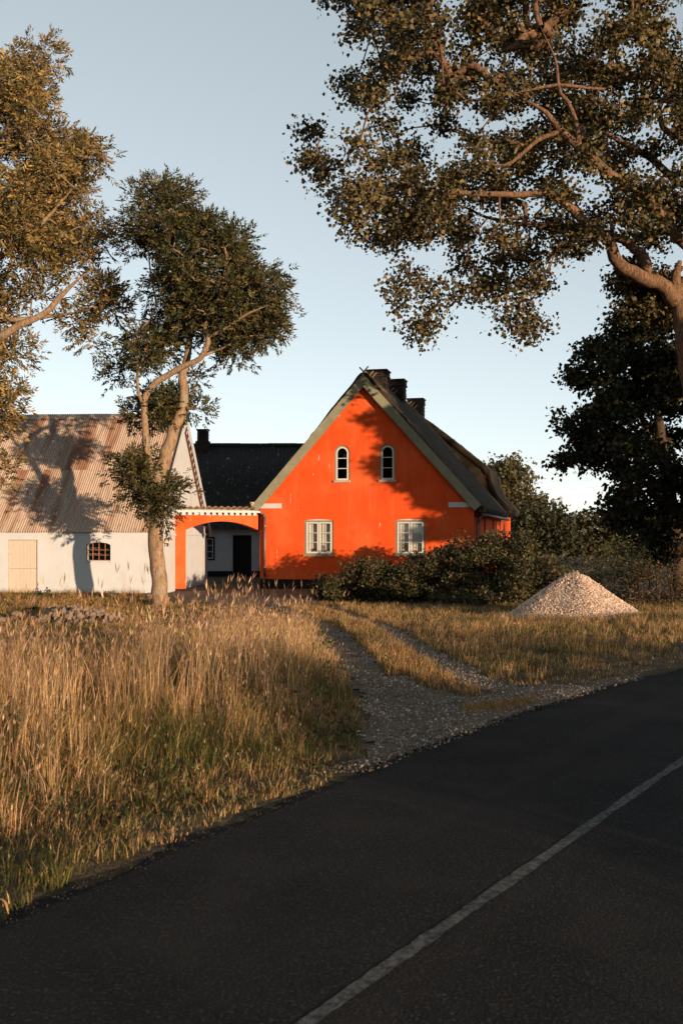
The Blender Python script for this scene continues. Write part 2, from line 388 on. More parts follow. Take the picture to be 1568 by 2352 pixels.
# ------------------------------------------------------------------ barn (white, corrugated iron roof)
BZ = -0.235
barn = empty('barn', (-5.80, 30.7, BZ), math.radians(-4.3))
tag(barn, 'white limewashed barn with rusty corrugated iron roof on the left', 'barn')
BL, BW, BE, BR = -13.0, 8.0, 2.05, 6.02      # length, width, eave and ridge height
arch_hole = [(-2.12, 1.10), (-1.34, 1.10), (-1.34, 1.57)] + [(-1.73 + .39 * math.cos(t), 1.57 + .095 * math.sin(t)) for t in np.linspace(.35, math.pi - .35, 7)] + [(-2.12, 1.57)]
DX0, DX1, DZ = -4.60, -3.66, 1.74
mb = MB(); wall_holes(mb, [(BL, 0.0), (DX0, 0.0), (DX0, DZ), (DX1, DZ), (DX1, 0.0), (0, 0.0), (0, BE - .02), (BL, BE - .02)], [arch_hole], 0, .32)
mb.build('wall', M['limewash'], barn)
mb = MB(); mb.add([(0, .33, 0), (0, BW - .01, 0), (0, BW - .01, BE - .06), (0, BW / 2, BR - .1), (0, .33, BE + .22),
                   (-.3, .33, 0), (-.3, BW - .01, 0), (-.3, BW - .01, BE - .06), (-.3, BW / 2, BR - .1), (-.3, .33, BE + .22)],
                  [(0,1,2,3,4), (9,8,7,6,5), (0,5,6,1), (1,6,7,2), (2,7,8,3), (3,8,9,4), (4,9,5,0)])
mb.box(-.298, -.002, .322, .33, 0.0, BE - .03)
mb.build('gable_wall', M['limewash'], barn)
mb = MB(); mb.box(BL, -.3, BW - .3, BW, 0, BE - .1); mb.box(BL, BL + .3, .33, BW - .31, 0, BE); mb.build('rear_wall', M['limewash'], barn)
MB().box(-.03, .035, .1, BW - .05, BE - .20, BE - .12).build('string_course', M['limewash'], barn, bevel=.01)
MB().box(BL, -.02, -.012, -.002, -.05, .10).build('plinth', M['tar'], barn)
# dark inside behind the window, with a shelf that catches the light
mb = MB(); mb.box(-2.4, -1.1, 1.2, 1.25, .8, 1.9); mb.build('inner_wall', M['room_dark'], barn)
mb = MB(); mb.box(-2.3, -1.2, .55, .75, 1.29, 1.31); mb.box(-2.3, -1.2, .55, .75, 1.47, 1.49); mb.build('inner_shelf', M['room_wood'], barn)
# arched iron window
fr = MB()
for a, b in zip(arch_hole, arch_hole[1:] + arch_hole[:1]): fr.bar((a[0], .10, a[1]), (b[0], .10, b[1]), .017, 5)
win = fr.build('window', M['iron_rust'], barn)
for x in (-1.925, -1.73, -1.535): MB().box(x - .009, x + .009, .088, .112, 1.11, 1.655 - .25 * (x + 1.73) ** 2).build('glazing_bar', M['iron_rust'], win)
for z in (1.27, 1.43): MB().box(-2.11, -1.35, .092, .108, z - .008, z + .008).build('glazing_bar', M['iron_rust'], win)
xs = [-2.11, -1.925, -1.73, -1.535, -1.35]; zs = [1.11, 1.27, 1.43, 1.62]
for a in range(4):
    for b in range(3): MB().box(xs[a] + .01, xs[a + 1] - .01, .098, .102, zs[b] + .009, zs[b + 1] - .009).build('pane', M['glass'], win)
MB().box(-2.16, -1.30, -.04, .31, 1.055, 1.097).build('sill', M['limewash'], win, bevel=.008)
# stable door of vertical boards in two leaves
dz = .84
for (za, zb) in ((.06, dz - .004), (dz + .004, DZ - .012)):
    leaf_ = MB().box(DX0 + .012, DX1 - .012, .075, .10, za, zb).build('door', M['door_paint'], barn)
    nb = 8; bw = (DX1 - DX0 - .024) / nb
    for q in range(nb):
        MB().box(DX0 + .012 + q * bw + .0015, DX0 + .012 + (q + 1) * bw - .0015, .05 + .002 * ((q * 7) % 3), .074, za, zb).build('board', M['door_paint'], leaf_)
    for hz in (za + .1, zb - .12):
        mb = MB(); mb.bar((DX1 - .01, .04, hz - .06), (DX1 - .01, .04, hz + .06), .016, 6); mb.box(DX1 - .24, DX1 - .02, .036, .047, hz - .015, hz + .015)
        mb.build('hinge', M['door_paint'], leaf_)
mb = MB(); mb.bar((DX0 - .05, .0, 1.30), (DX0 + .14, .03, 1.30), .012); mb.build('bolt', M['door_paint'], barn)
# roof sheets
pitch = math.atan2(BR - BE, BW / 2); slope = math.hypot(BR - BE, BW / 2) + .2
def sheet_mesh(wd, ln, nw, amp=.014):
    k = nw * 6 + 1; t = np.linspace(0, 1, k); x = t * wd; z = amp * np.cos(t * nw * 2 * math.pi)
    V = np.concatenate([np.c_[x, np.full(k, v), z] for v in (0, ln)]); b = np.arange(k - 1)
    me = bpy.data.meshes.new('roof_sheet'); me.from_pydata(V.tolist(), [], np.c_[b, b + 1, b + k + 1, b + k].tolist()); me.update()
    for p in me.polygons: p.use_smooth = True
    me.materials.append(M['tin']); return me
sm = sheet_mesh(.925, slope / 2 + .06, 12); cols = 14
for r in range(2):
    for c in range(cols):
        o = link('roof_sheet', sm, barn); dist = -.15 + r * (slope / 2 - .02)
        o.location = (-(c + 1) * .912 + .02, dist * math.cos(pitch) + rng.normal(0, .004), BE + dist * math.sin(pitch) + .012 * r + (c % 2) * .004 + .04)
        o.rotation_euler = (pitch + rng.normal(0, .002), 0, rng.normal(0, .0015))
mb = MB(); cs_, sn_ = math.cos(pitch), math.sin(pitch)
mb.add([(BL, BW / 2, BR + .06), (.02, BW / 2, BR + .06), (.02, BW + .15, BE - .1), (BL, BW + .15, BE - .1), (BL, BW / 2, BR), (.02, BW / 2, BR), (.02, BW + .15, BE - .16), (BL, BW + .15, BE - .16)],
       [(0,1,2,3), (7,6,5,4), (0,4,5,1), (1,5,6,2), (2,6,7,3), (3,7,4,0)])
mb.build('rear_roof', M['tin'], barn)
mb = MB(); mb.prism([(0, 0)], 0, 0) if False else None
mb.add([(BL, BW/2 - .17, BR - .08), (.03, BW/2 - .17, BR - .08), (.03, BW/2, BR + .10), (BL, BW/2, BR + .10), (.03, BW/2 + .17, BR - .06), (BL, BW/2 + .17, BR - .06)], [(0,1,2,3), (3,2,4,5)])
mb.build('ridge_cap', M['tin'], barn)
# barge boards and brick verge on the gable
def rake(y0, z0, y1, z1, x0, x1, lo, hi, name, mat):
    """board along a rake in the gable plane, from lo to hi below the roof line"""
    d = np.array([y1 - y0, z1 - z0]); d /= np.linalg.norm(d); nn = np.array([d[1], -d[0]]) if d[0] * 1 > 0 and d[1] > 0 else np.array([-d[1], d[0]])
    if nn[1] > 0: nn = -nn
    v = []
    for x in (x0, x1):
        for (py, pz), off in (((y0, z0), lo), ((y1, z1), lo), ((y1, z1), hi), ((y0, z0), hi)):
            v.append((x, py + nn[0] * off, pz + nn[1] * off))
    return MB().add(v, [(0,1,2,3), (7,6,5,4), (0,4,5,1), (1,5,6,2), (2,6,7,3), (3,7,4,0)])
rake(-.1, BE - .05, BW / 2, BR + .02, .10, .14, -.02, .16, '', None).build('barge_board', M['limewash'], barn)
rake(BW / 2 + .005, BR + .02, BW + .18, BE - .13, .10, .14, -.02, .16, '', None).build('barge_board', M['limewash'], barn)
rake(BW / 2 + .05, BR - .05, BW + .10, BE - .10, -.01, .06, .05, .30, '', None).build('brick_verge', M['brick_red'], barn)
L_ = math.hypot(BW / 2, BR - BE); nt_ = 19
bm_ = MB().box(0, .062, -.022, .022, -.12, .12)
me_b = bpy.data.meshes.new('verge_brick'); me_b.from_pydata(bm_.v, [], bm_.f); me_b.materials.append(M['limewash'])
for q in range(nt_):
    t = (q + .7) / nt_; o = link('verge_brick', me_b, barn)
    o.location = (.012, BW / 2 + .02 + t * (BW / 2) - .13 * sn_, BR - .08 - t * (BR - BE) - .13 * cs_); o.rotation_euler = (-pitch + rng.normal(0, .05), 0, 0)
    o.scale = (1, rng.uniform(.6, 1.2), rng.uniform(.75, 1.05))

# farm lamp on the barn gable
lp = P(381, 1247, 32.0); lamp = empty('wall_lamp', (lp[0] + .06, lp[1], lp[2]), math.radians(-4.3)); lamp.scale = (1.2, 1.2, 1.2)
tag(lamp, 'small enamel barn lamp on a bracket between tree trunk and archway', 'lamp')
mb = MB(); mb.bar((-.10, .02, .10), (.0, .0, .13), .012); mb.bar((.0, 0, .13), (.02, 0, .08), .012); mb.build('bracket', M['iron_dark'], lamp)
MB().lathe([(.015, .10), (.05, .085), (.095, .04), (.115, 0), (.105, 0), (.06, .03), (.0, .05)], n=16).build('lamp_shade', M['lamp_enamel'], lamp, True)
MB().lathe([(.0, -.10), (.022, -.09), (.03, -.06), (.028, -.02), (.028, .03)], n=12).build('bulb_guard', M['iron_dark'], lamp, True)

# ------------------------------------------------------------------ archway wall
A0 = np.array([-5.60, 33.5]); A1 = np.array([-2.93, 35.0]); al = float(np.linalg.norm(A1 - A0)); aa = math.atan2(A1[1] - A0[1], A1[0] - A0[0])
arch = empty('archway', (A0[0], A0[1], BZ), aa)
tag(arch, 'orange rendered gateway arch with white tiled coping between barn and house', 'archway')
ay = lambda py, D=34: EYE - (py - HY) / F * D - BZ
zt, zc, zs_, pil = ay(1181), ay(1197), ay(1217), .39
outl = [(0, 0), (pil, 0), (pil, zs_)]
for t in np.linspace(0, 1, 17)[1:]:
    outl.append((pil + t * (al - pil), zs_ + (zc - zs_) * (1 - (2 * t - 1) ** 2)))
outl += [(al, zt), (0, zt)]
MB().prism(outl, 0, .34).build('wall', M['orange_render'], arch)
MB().box(-.005, pil + .005, -.012, .352, -.05, .07).build('plinth', M['tar'], arch)
ztop = ay(1170)
MB().box(-.05, al + .06, -.07, .41, zt + .06, ztop - .03).build('coping', M['limewash'], arch, bevel=.012)
nd = 14
for q in range(nd):
    x = -.03 + (q + .5) * al / nd
    MB().box(x - .065, x + .065, -.055, -.001, zt - .035, zt + .059).build('dentil', M['limewash'], arch)
def pantile():
    k = 9; t = np.linspace(0, 1, k); x = t * .235; z = .028 * np.sin(t * 2 * math.pi) + .01
    V = []; 
    for (yy, zz) in ((-.14, -.05), (.17, .10)):
        for e in (0, -.016): V += list(zip(x, np.full(k, yy), z + zz + e))
    f = []
    for q in range(k - 1):
        f += [(q, q+1, q+1+2*k, q+2*k), (q+k+1, q+k, q+3*k, q+3*k+1), (q+1, q, q+k, q+k+1)]
    me = bpy.data.meshes.new('pantile'); me.from_pydata([tuple(map(float, p)) for p in V], [], f); me.update()
    for p in me.polygons: p.use_smooth = True
    me.materials.append(M['tile_clay']); return me
pm = pantile(); npt = 14
for q in range(npt):
    for back in (0, 1):
        o = link('pantile', pm, arch); o.location = (-.08 + q * (al + .16) / npt + (.235 if back else 0), .17, ztop - .01 + rng.normal(0, .004))
        o.location.y = .17 + (.001 if back else -.001); o.rotation_euler = (0, 0, math.pi if back else 0)

# ------------------------------------------------------------------ farmhouse
HR = math.radians(13.4)
house = empty('farmhouse', (.788, 34.32, BZ), -HR)
tag(house, 'orange rendered farmhouse with steep thatched roof and white windows', 'house')
HW, AP, TN, LEN = 3.765, 7.385, 1.123, 11.6
rz_ = lambda x: AP - TN * abs(x)
dZ = -BZ
W_LOW = [(-2.145, -1.096, .925 + dZ, 2.20 + dZ), (1.080, 2.114, .935 + dZ, 2.20 + dZ)]
W_UP = [(-1.065, -.515, 3.50 + dZ, 4.76 + dZ), (.534, 1.080, 3.50 + dZ, 4.77 + dZ)]
def seg_arch(x0, x1, z0, z1, rise, n=9):
    c = (x0 + x1) / 2; h = (x1 - x0) / 2
    return [(x0, z0), (x1, z0)] + [(c + h * u, z1 - rise + rise * (1 - u * u) if rise < .1 else z1 - rise + math.sqrt(max(0, 1 - u * u)) * rise) for u in np.cos(np.linspace(0, math.pi, n if rise < .1 else 15))]
holes = [seg_arch(*q, .05) for q in W_LOW] + [seg_arch(*q, (q[1] - q[0]) / 2) for q in W_UP]
mb = MB(); wall_holes(mb, [(-HW, .33), (HW, .33), (HW, rz_(HW) - .1), (0, AP - .1), (-HW, rz_(HW) - .1)], holes, 0, .34)
mb.build('gable_wall', M['orange_render'], house)
for sgn in (-1, 1):
    x0, x1 = sorted((sgn * HW, sgn * (HW - .32)))
    MB().box(x0, x1, .345, 18, .33, rz_(HW) - .12).build('side_wall', M['orange_render'], house)
MB().box(-HW, HW, 17.9, 18.2, .33, 3.0).build('rear_wall', M['orange_render'], house)
mb = MB(); mb.box(-HW + .01, HW - .01, .01, 18.1, -.1, .327); mb.build('plinth', M['tar'], house)
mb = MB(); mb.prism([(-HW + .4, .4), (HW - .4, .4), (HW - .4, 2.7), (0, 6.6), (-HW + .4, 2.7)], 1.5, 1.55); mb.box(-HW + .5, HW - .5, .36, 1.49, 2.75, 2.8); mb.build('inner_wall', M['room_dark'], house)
# thatched roof: thick slab with uneven surface
def thatch(name, prof, y0, y1, thick, nyv, seed):
    """closed slab: profile points (x,z) left to right, offset downwards by thick"""
    pr = np.array(prof); t = np.r_[0, np.cumsum(np.hypot(*np.diff(pr, axis=0).T))]
    u = np.unique(np.r_[np.linspace(0, t[-1], 70), t]); px = np.interp(u, t, pr[:, 0]); pz = np.interp(u, t, pr[:, 1])
    k = len(u); ys = np.linspace(y0, y1, nyv)
    X, Y = np.meshgrid(px, ys); Z = np.tile(pz, (nyv, 1))
    d = .035 * wob(X + seed, Y, 1.3, seed) + .02 * wob(X, Y, 4.7, seed + 2) + .012 * rng.standard_normal(X.shape)
    Zt = Z + d; edge = np.zeros_like(Y); edge[0] = rng.normal(0, .02, k); Y = Y + edge
    top = np.stack([X * 1.0, Y, Zt], -1).reshape(-1, 3); bot = np.stack([X * .97, Y, Z - thick], -1).reshape(-1, 3)
    V = np.concatenate([top, bot]); n = len(top)
    i, j = np.meshgrid(np.arange(k - 1), np.arange(nyv - 1)); b0 = (j * k + i).ravel()
    q = np.c_[b0, b0 + 1, b0 + k + 1, b0 + k]; qs = [q, q[:, ::-1] + n]
    a = np.arange(k - 1); qs.append(np.c_[a, a + n, a + n + 1, a + 1]); a2 = a + (nyv - 1) * k; qs.append(np.c_[a2, a2 + 1, a2 + n + 1, a2 + n])
    c = np.arange(nyv - 1) * k; qs.append(np.c_[c, c + k, c + k + n, c + n]); c2 = c + k - 1; qs.append(np.c_[c2, c2 + n, c2 + n + k, c2 + k])
    return npmesh(name, V, np.concatenate(qs), M['thatch'], house, smooth=True)
EX = 4.1
thatch('roof', [(-EX, rz_(EX) + .02), (-2, rz_(2) + .05), (-.12, AP + .06), (.12, AP + .06), (2, rz_(2) + .05), (EX, rz_(EX) + .02)], -.17, 12.0, .22, 110, 1.0)
thatch('rear_roof', [(-EX, rz_(EX) + .02), (-.12, AP - .03), (.12, AP - .03), (1.6, 6.18), (3.0, 5.06), (3.24, 4.78), (3.34, 4.2), (3.62, 3.62), (4.25, 3.0)], 11.75, 18.3, .25, 60, 2.0)
MB().prism([(-EX + .4, 2.9), (3.9, 2.9), (3.5, 3.55), (3.22, 4.15), (3.12, 4.72), (2.9, 4.98), (1.6, 6.0), (.1, AP - .25), (-.1, AP - .25)], 11.80, 12.1).build('rear_gable', M['thatch'], house)
# ragged straw along the verge
n = 2600; t = rng.uniform(0, 1, n); sg = np.where(rng.uniform(0, 1, n) < .5, -1, 1)
bx = sg * t * EX; bz = AP - TN * np.abs(bx) + rng.uniform(-.06, .09, n); by = rng.uniform(-.19, .5, n)
dv = np.stack([sg * .6 + rng.normal(0, .25, n), -rng.uniform(0, .9, n), -.7 + rng.normal(0, .25, n)], -1); dv /= np.linalg.norm(dv, axis=1)[:, None]
ln = rng.uniform(.06, .16, n)[:, None]; b = np.c_[bx, by, bz]; sdv = np.cross(dv, rng.standard_normal((n, 3))); sdv /= np.linalg.norm(sdv, axis=1)[:, None]
V = np.stack([b - sdv * .006, b + sdv * .006, b + dv * ln], 1).reshape(-1, 3)
cl = np.repeat(np.array([.34, .2, .09]) * rng.uniform(.4, 1.1, n)[:, None], 3, axis=0)
tag(npmesh('thatch_straw', V, np.arange(3 * n).reshape(-1, 3), M['grass'], house, cl), kind='stuff')
for sgn in (-1, 1):                                       # barge boards
    d = np.array([sgn, -TN]) / math.hypot(1, TN); nn = np.array([-sgn * TN, -1]) / math.hypot(1, TN)
    a = np.array([0, AP + .02]); e = a + d * math.hypot(4.02, 4.02 * TN)
    bw = .29; h0 = bw * math.hypot(1, TN)
    pts = [tuple(a), (0, a[1] - h0), tuple(e + nn * bw), tuple(e)]
    if sgn > 0: pts = pts
    else: pts = pts[::-1]
    MB().prism(pts, -.235 - .003 * (sgn > 0), -.185).build('barge_board', M['green_paint'], house)
    # soffit under the overhang
    pts = [(sgn * .002, AP - .18), (sgn * .002, AP - .24), (sgn * 4.0, rz_(4.0) - .24), (sgn * 4.0, rz_(4.0) - .18)]
    MB().prism(pts if sgn > 0 else pts[::-1], -.18, -.005).build('soffit', M['old_wood'], house)
# white corner bands
MB().box(-HW - .01, -2.97, -.035, -.003, 2.585 + dZ, 2.755 + dZ).build('corner_band', M['limewash'], house)
MB().box(2.90, HW + .01, -.035, -.003, 2.585 + dZ, 2.755 + dZ).build('corner_band', M['limewash'], house)
# crossed ridge sticks
for q in range(17):
    y = -.05 + q * .7 + rng.normal(0, .05) + (.12 if q == 1 else 0)
    for sgn in (-1, 1):
        r = .028 * rng.uniform(.8, 1.2)
        MB().bar((sgn * -.17, y + .06 * sgn, AP + .27 + rng.normal(0, .03)), (sgn * .52, y + .06 * sgn, AP - .45), r, 6).build('ridge_stick', M['old_wood'], house)
# chimneys of single bricks
def chimney(parent, x, y, zb, ztp, wd, mat=M['brick_dark'], cap=True):
    ch = MB().box(x - wd/2 + .012, x + wd/2 - .012, y - wd/2 + .012, y + wd/2 - .012, zb, ztp).build('chimney', M['mortar'], parent)
    nb = 3; bl = wd / nb; chh = .075
    b1 = MB().box(-bl/2 + .006, bl/2 - .006, -.055, .055, 0, chh - .011); me = bpy.data.meshes.new('brick'); me.from_pydata(b1.v, [], b1.f); me.materials.append(mat)
    z = max(zb, ztp - 1.9) ; rows = int((ztp - z) / chh)
    for r in range(rows):
        zz = ztp - (r + 1) * chh; grow = .035 if (cap and r in (1, 2)) else (.015 if cap and r == 0 else 0)
        for side in range(4):
            for c in range(nb):
                off = (c - 1) * bl + (.5 * bl if (r % 2) else 0)
                if r % 2 and c == nb - 1: continue
                o = link('brick', me, ch); h = wd / 2 + grow - .055 + rng.normal(0, .002)
                px_, py_ = ((off, -h), (h, off), (off, h), (-h, off))[side]
                o.location = (x + px_, y + py_, zz + (.002 if side % 2 else 0)); o.rotation_euler = (0, 0, (side % 2) * math.pi / 2)
    mb = MB(); g = .05; mb.box(x - wd/2 - g, x + wd/2 + g, y - wd/2 - g, y + wd/2 + g, ztp + .002, ztp + .05); mb.build('chimney_cap', M['mortar'], ch, bevel=.012)
    return ch
chimney(house, 0.02, 2.3, 6.2, 7.67 + dZ - .05, .73)
chimney(house, 0.05, 5.9, 6.2, 7.86 + dZ - .05, .70)
chimney(house, 0.0, 11.2, 6.2, 7.79 + dZ - .05, .70)
# windows
def curtain(mb, x0, x1, z0, z1, y, k=6, amp=.02):
    n = 4 * k + 1; t = np.linspace(0, 1, n); x = x0 + t * (x1 - x0); yy = y + amp * np.sin(t * k * 2 * math.pi) + .4 * amp * np.sin(t * 9 + x0 * 7)
    v = [(a, b, z0) for a, b in zip(x, yy)] + [(a, b, z1) for a, b in zip(x, yy)]
    mb.add(v, [(q, q + 1, q + 1 + n, q + n) for q in range(n - 1)])
for wi, (x0, x1, z0, z1) in enumerate(W_LOW):
    c = (x0 + x1) / 2
    mb = MB(); wall_holes(mb, seg_arch(x0 + .002, x1 - .002, z0 + .002, z1 - .002, .05), [[(x0 + .06, z0 + .08), (x1 - .06, z0 + .08), (x1 - .06, z1 - .10), (x0 + .06, z1 - .10)]], .03, .10)
    wn = mb.build('window', M['green_paint'], house)
    MB().prism([(x0 + .02, z1 - .045), (x1 - .02, z1 - .045)] + [(c + (x1 - x0 - .06) / 2 * u, z1 - .048 + .046 * (1 - u * u)) for u in np.cos(np.linspace(0, math.pi, 9))][1:-1], .008, .029).build('head_board', M['white_paint'], wn)
    for (a, b) in ((x0 + .065, c - .008), (c + .008, x1 - .065)):
        za, zb = z0 + .085, z1 - .105; h3 = (zb - za - .10) / 3
        mb = MB(); mb.box(a, a + .052, .000, .045, za, zb); mb.box(b - .052, b, .000, .045, za, zb)
        mb.box(a + .0521, b - .0521, .001, .044, za, za + .055); mb.box(a + .0521, b - .0521, .001, .044, zb - .05, zb)
        cs2 = mb.build('casement', M['white_paint'], wn)
        for r in range(1, 3): 
            zz = za + .055 + r * (zb - za - .105) / 3
            MB().box(a + .0522, b - .0522, .006, .038, zz - .011, zz + .011).build('glazing_bar', M['white_paint'], wn)
        for r in range(3):
            zl = za + .055 + r * (zb - za - .105) / 3 + .0115; zh = za + .055 + (r + 1) * (zb - za - .105) / 3 - .0115
            MB().box(a + .053, b - .053, .020, .024, zl, zh).build('pane', M['glass'], wn)
    MB().box(c - .02, c + .02, .028, .075, z0 + .081, z1 - .101).build('mullion', M['green_paint'], wn)
    MB().box(x0 - .05, x1 + .03, -.06, .028, z0 - .03, z0 + .045).build('sill', M['green_paint'], wn, bevel=.008)
    mb = MB(); curtain(mb, x0 + .07, c - .03, z0 + .09, z1 - .09, .135, 4, .016); curtain(mb, c + .02, x1 - .07, z0 + .09, z1 - .09, .138, 4, .016)
    mb.build('curtain', M['curtain'], wn, True)
    MB().box(x0 + .065, x1 - .065, .046, .335, z0 + .04, z0 + .0815).build('inner_sill', M['white_paint'], wn)
for (x0, x1, z0, z1) in W_UP:
    r = (x1 - x0) / 2
    ins = lambda d: seg_arch(x0 + d, x1 - d, z0 + d, z1 - d, r - d)
    mb = MB(); wall_holes(mb, ins(.002), [ins(.05)], .03, .10); wn = mb.build('window', M['green_paint'], house)
    mb = MB(); wall_holes(mb, ins(.051), [ins(.105)], .015, .06); mb.build('casement', M['white_paint'], wn)
    for q in (1, 2):
        zz = z0 + .1 + q * (z1 - z0 - .2) / 3 - .03 * (q - 1) * 0
        MB().box(x0 + .1055, x1 - .1055, .022, .052, zz - .012, zz + .012).build('glazing_bar', M['white_paint'], wn)
    hh = (z1 - z0 - .2) / 3
    for q in range(2): MB().box(x0 + .106, x1 - .106, .036, .040, z0 + .106 + q * hh + (.008 if q else 0), z0 + .1 + (q + 1) * hh - .013).build('pane', M['glass'], wn)
    a = seg_arch(x0 + .106, x1 - .106, z0 + .1 + 2 * hh + .013, z1 - .106, r - .106); MB().prism(a, .036, .040).build('pane', M['glass'], wn)
    MB().box(x0 - .04, x1 + .02, -.05, .028, z0 - .035, z0 + .05).build('sill', M['tile_clay'], wn, bevel=.008)
# gutters and downpipes
def pipe(parent, pts, r, name):
    mb = MB()
    for a, b in zip(pts[:-1], pts[1:]): mb.bar(a, b, r, 10)
    o = mb.build(name, M['zinc'], parent, True); return o
xg = -3.56
dp = pipe(house, [(-3.98, -.20, 2.93), (-3.96, -.20, 2.82), (-3.88, -.18, 2.74), (xg - .04, -.12, 2.62), (xg, -.11, 2.52), (xg, -.10, .42), (xg - .02, -.11, .33), (xg - .02, -.12, .14), (xg + .05, -.22, .02)], .042, 'downpipe')
for z in (2.2, .75): MB().lathe([(.046, -.02), (.05, -.02), (.05, .02), (.046, .02)], (xg, -.105, z), 10).build('pipe_clip', M['zinc'], dp)
MB().lathe([(.045, -.08), (.10, .06), (.085, .06), (.0, -.02)], (-3.99, -.20, 2.98), 10).build('hopper', M['tile_clay'], dp, True)
mb = MB()
for sgn in (-1, 1): mb.bar((sgn * 4.09, -.1, rz_(4.1) - .22), (sgn * 4.09, 11.9, rz_(4.1) - .24), .06, 8)
mb.build('gutter', M['zinc'], house, True)
pipe(house, [(4.05, .16, 2.6), (HW + .09, .16, 2.3), (HW + .09, .16, .1)], .045, 'downpipe')
for y in (1.3, 3.6, 7.2): MB().box(HW + .003, HW + .06, y, y + .16, .33, rz_(HW) - .25).build('timber_post', M['orange_render'], house)

# pots on the sills
def pot(x, z, y, r, h, mat, label, cat, plant=None, name='flower_pot'):
    o = empty(name, house.matrix_basis @ Vector((x, y, z)), -HR); tag(o, label, cat)
    MB().lathe([(0, 0), (r * .72, 0), (r * .98, h * .78), (r * 1.12, h * .78), (r * 1.12, h), (r * .95, h), (r * .9, h * .85), (0, h * .85)], n=14).build('pot', mat, o, True)
    if plant:
        n, sp, hh, cc = plant
        c = rng.normal(0, 1, (n, 3)) * np.array([sp, sp * .5, hh * .3]) + np.array([0, 0, h + hh * .55])
        V, T = leaf_cards(c, rng.standard_normal((n, 3)) + [0, 0, .6], rng.uniform(.03, .05, n), .5)
        npmesh('foliage', V, T, M['leaf'], o, np.repeat(np.array(cc) * rng.uniform(.6, 1.3, n)[:, None], 4, axis=0))
    return o

# ------------------------------------------------------------------ foliage tools
def unit(v): return v / (np.linalg.norm(v, axis=-1, keepdims=True) + 1e-9)
def leaf_cards(c, tdir, L, asp, fold=.18):
    n = len(c); t = unit(tdir); b = unit(np.cross(t, rng.standard_normal((n, 3)))); nn = np.cross(t, b)
    L = np.asarray(L)[:, None]; W = L * asp
    mid = c + t * L * .45
    V = np.stack([c, mid + b * W * .5 + nn * W * fold, c + t * L, mid - b * W * .5 + nn * W * fold], 1).reshape(-1, 3)
    k = 4 * np.arange(n)[:, None]
    T = np.concatenate([k + [0, 1, 2], k + [0, 2, 3]])
    return V, T
def compound_leaves(c, tdir, L):
    """pinnate leaves of seven leaflets"""
    n = len(c); r = unit(tdir); b = unit(np.cross(r, rng.standard_normal((n, 3)) + [0, 0, 1.2])); L = np.asarray(L)
    Vs, Ts, m = [], [], 0
    for f, sgn in ((.35, 1), (.35, -1), (.6, 1), (.6, -1), (.82, 1), (.82, -1), (.9, 0)):
        base = c + r * (L * f)[:, None] - np.array([0, 0, .06]) * (L * f * f)[:, None]
        d = r * .75 + b * sgn * .8 + rng.normal(0, .12, (n, 3)) - np.array([0, 0, .15])
        V, T = leaf_cards(base, d, L * .42, .36); Vs.append(V); Ts.append(T + m); m += len(V)
    return np.concatenate(Vs), np.concatenate(Ts)
def poly_edge_dist(x, y, poly):
    best = np.full(len(x), 1e9); q = np.roll(poly, -1, axis=0)
    for a, b in zip(poly, q):
        d = b - a; t = np.clip(((x - a[0]) * d[0] + (y - a[1]) * d[1]) / (d @ d + 1e-9), 0, 1)
        best = np.minimum(best, np.hypot(x - a[0] - t * d[0], y - a[1] - t * d[1]))
    return best
def crown_pts(polys, D, n, tmax, dref=150, void=0.0, seed=0.0, skew=0.0, inset=0.0):
    """points through the volume of a crown whose outline is given in photo units"""
    out = []; areas = []
    for p in polys:
        p = np.array(p, float); a = .5 * abs(np.dot(p[:, 0], np.roll(p[:, 1], 1)) - np.dot(p[:, 1], np.roll(p[:, 0], 1))); areas.append(a)
    for p, a in zip(polys, areas):
        p = np.array(p, float); k = int(n * a / sum(areas)) + 1; got = 0
        while got < k:
            x = rng.uniform(p[:, 0].min(), p[:, 0].max(), 4 * k); y = rng.uniform(p[:, 1].min(), p[:, 1].max(), 4 * k)
            m = in_poly(x, y, p); x, y = x[m], y[m]; d = poly_edge_dist(x, y, p) - inset; m = d > 0; x, y, d = x[m], y[m], d[m]
            q = np.clip(d / dref, 0, 1); th = tmax * np.sqrt(1 - (1 - q) ** 2) + .15; o = rng.uniform(-1, 1, len(x)) * th
            if void:
                v = wob(x / 60, y / 60 + o * .5, 1.0, seed) + .5 * wob(x / 25, y / 25 + o, 1.0, seed + 3)
                m = v > -1.6 + void * 1.6 - .9 * (rng.uniform(0, 1, len(x)) < .25); x, y, o = x[m], y[m], o[m]
            out.append(P(x, y, D + o + skew * (x - CX) / F * D).T); got += len(x)
            out[-1] = out[-1][:max(0, k - (got - len(x)))] if got > k else out[-1]
    return np.concatenate(out)
def clusters(polys, D, ncl, per, R, tmax, dref=150, inset=0.0, squash=.72, void=0.0, seed=0.0):
    """foliage masses: spaced centres through the crown, each with its own tufts, gaps between them"""
    c = rng.permutation(crown_pts(polys, D, ncl * 5, tmax, dref, void, seed, 0, inset)); keep = [c[0]]
    for q in c[1:]:
        if len(keep) >= ncl: break
        if np.min(np.linalg.norm(np.array(keep) - q, axis=1)) > R * .95: keep.append(q)
    c = np.array(keep); k = np.repeat(np.arange(len(c)), per); rr = R * rng.uniform(.65, 1.25, len(c))[k]
    p = c[k] + unit(rng.standard_normal((len(k), 3))) * (rr * rng.uniform(0, 1, len(k)) ** .45)[:, None] * [1, 1, squash]
    return np.concatenate([c, p])
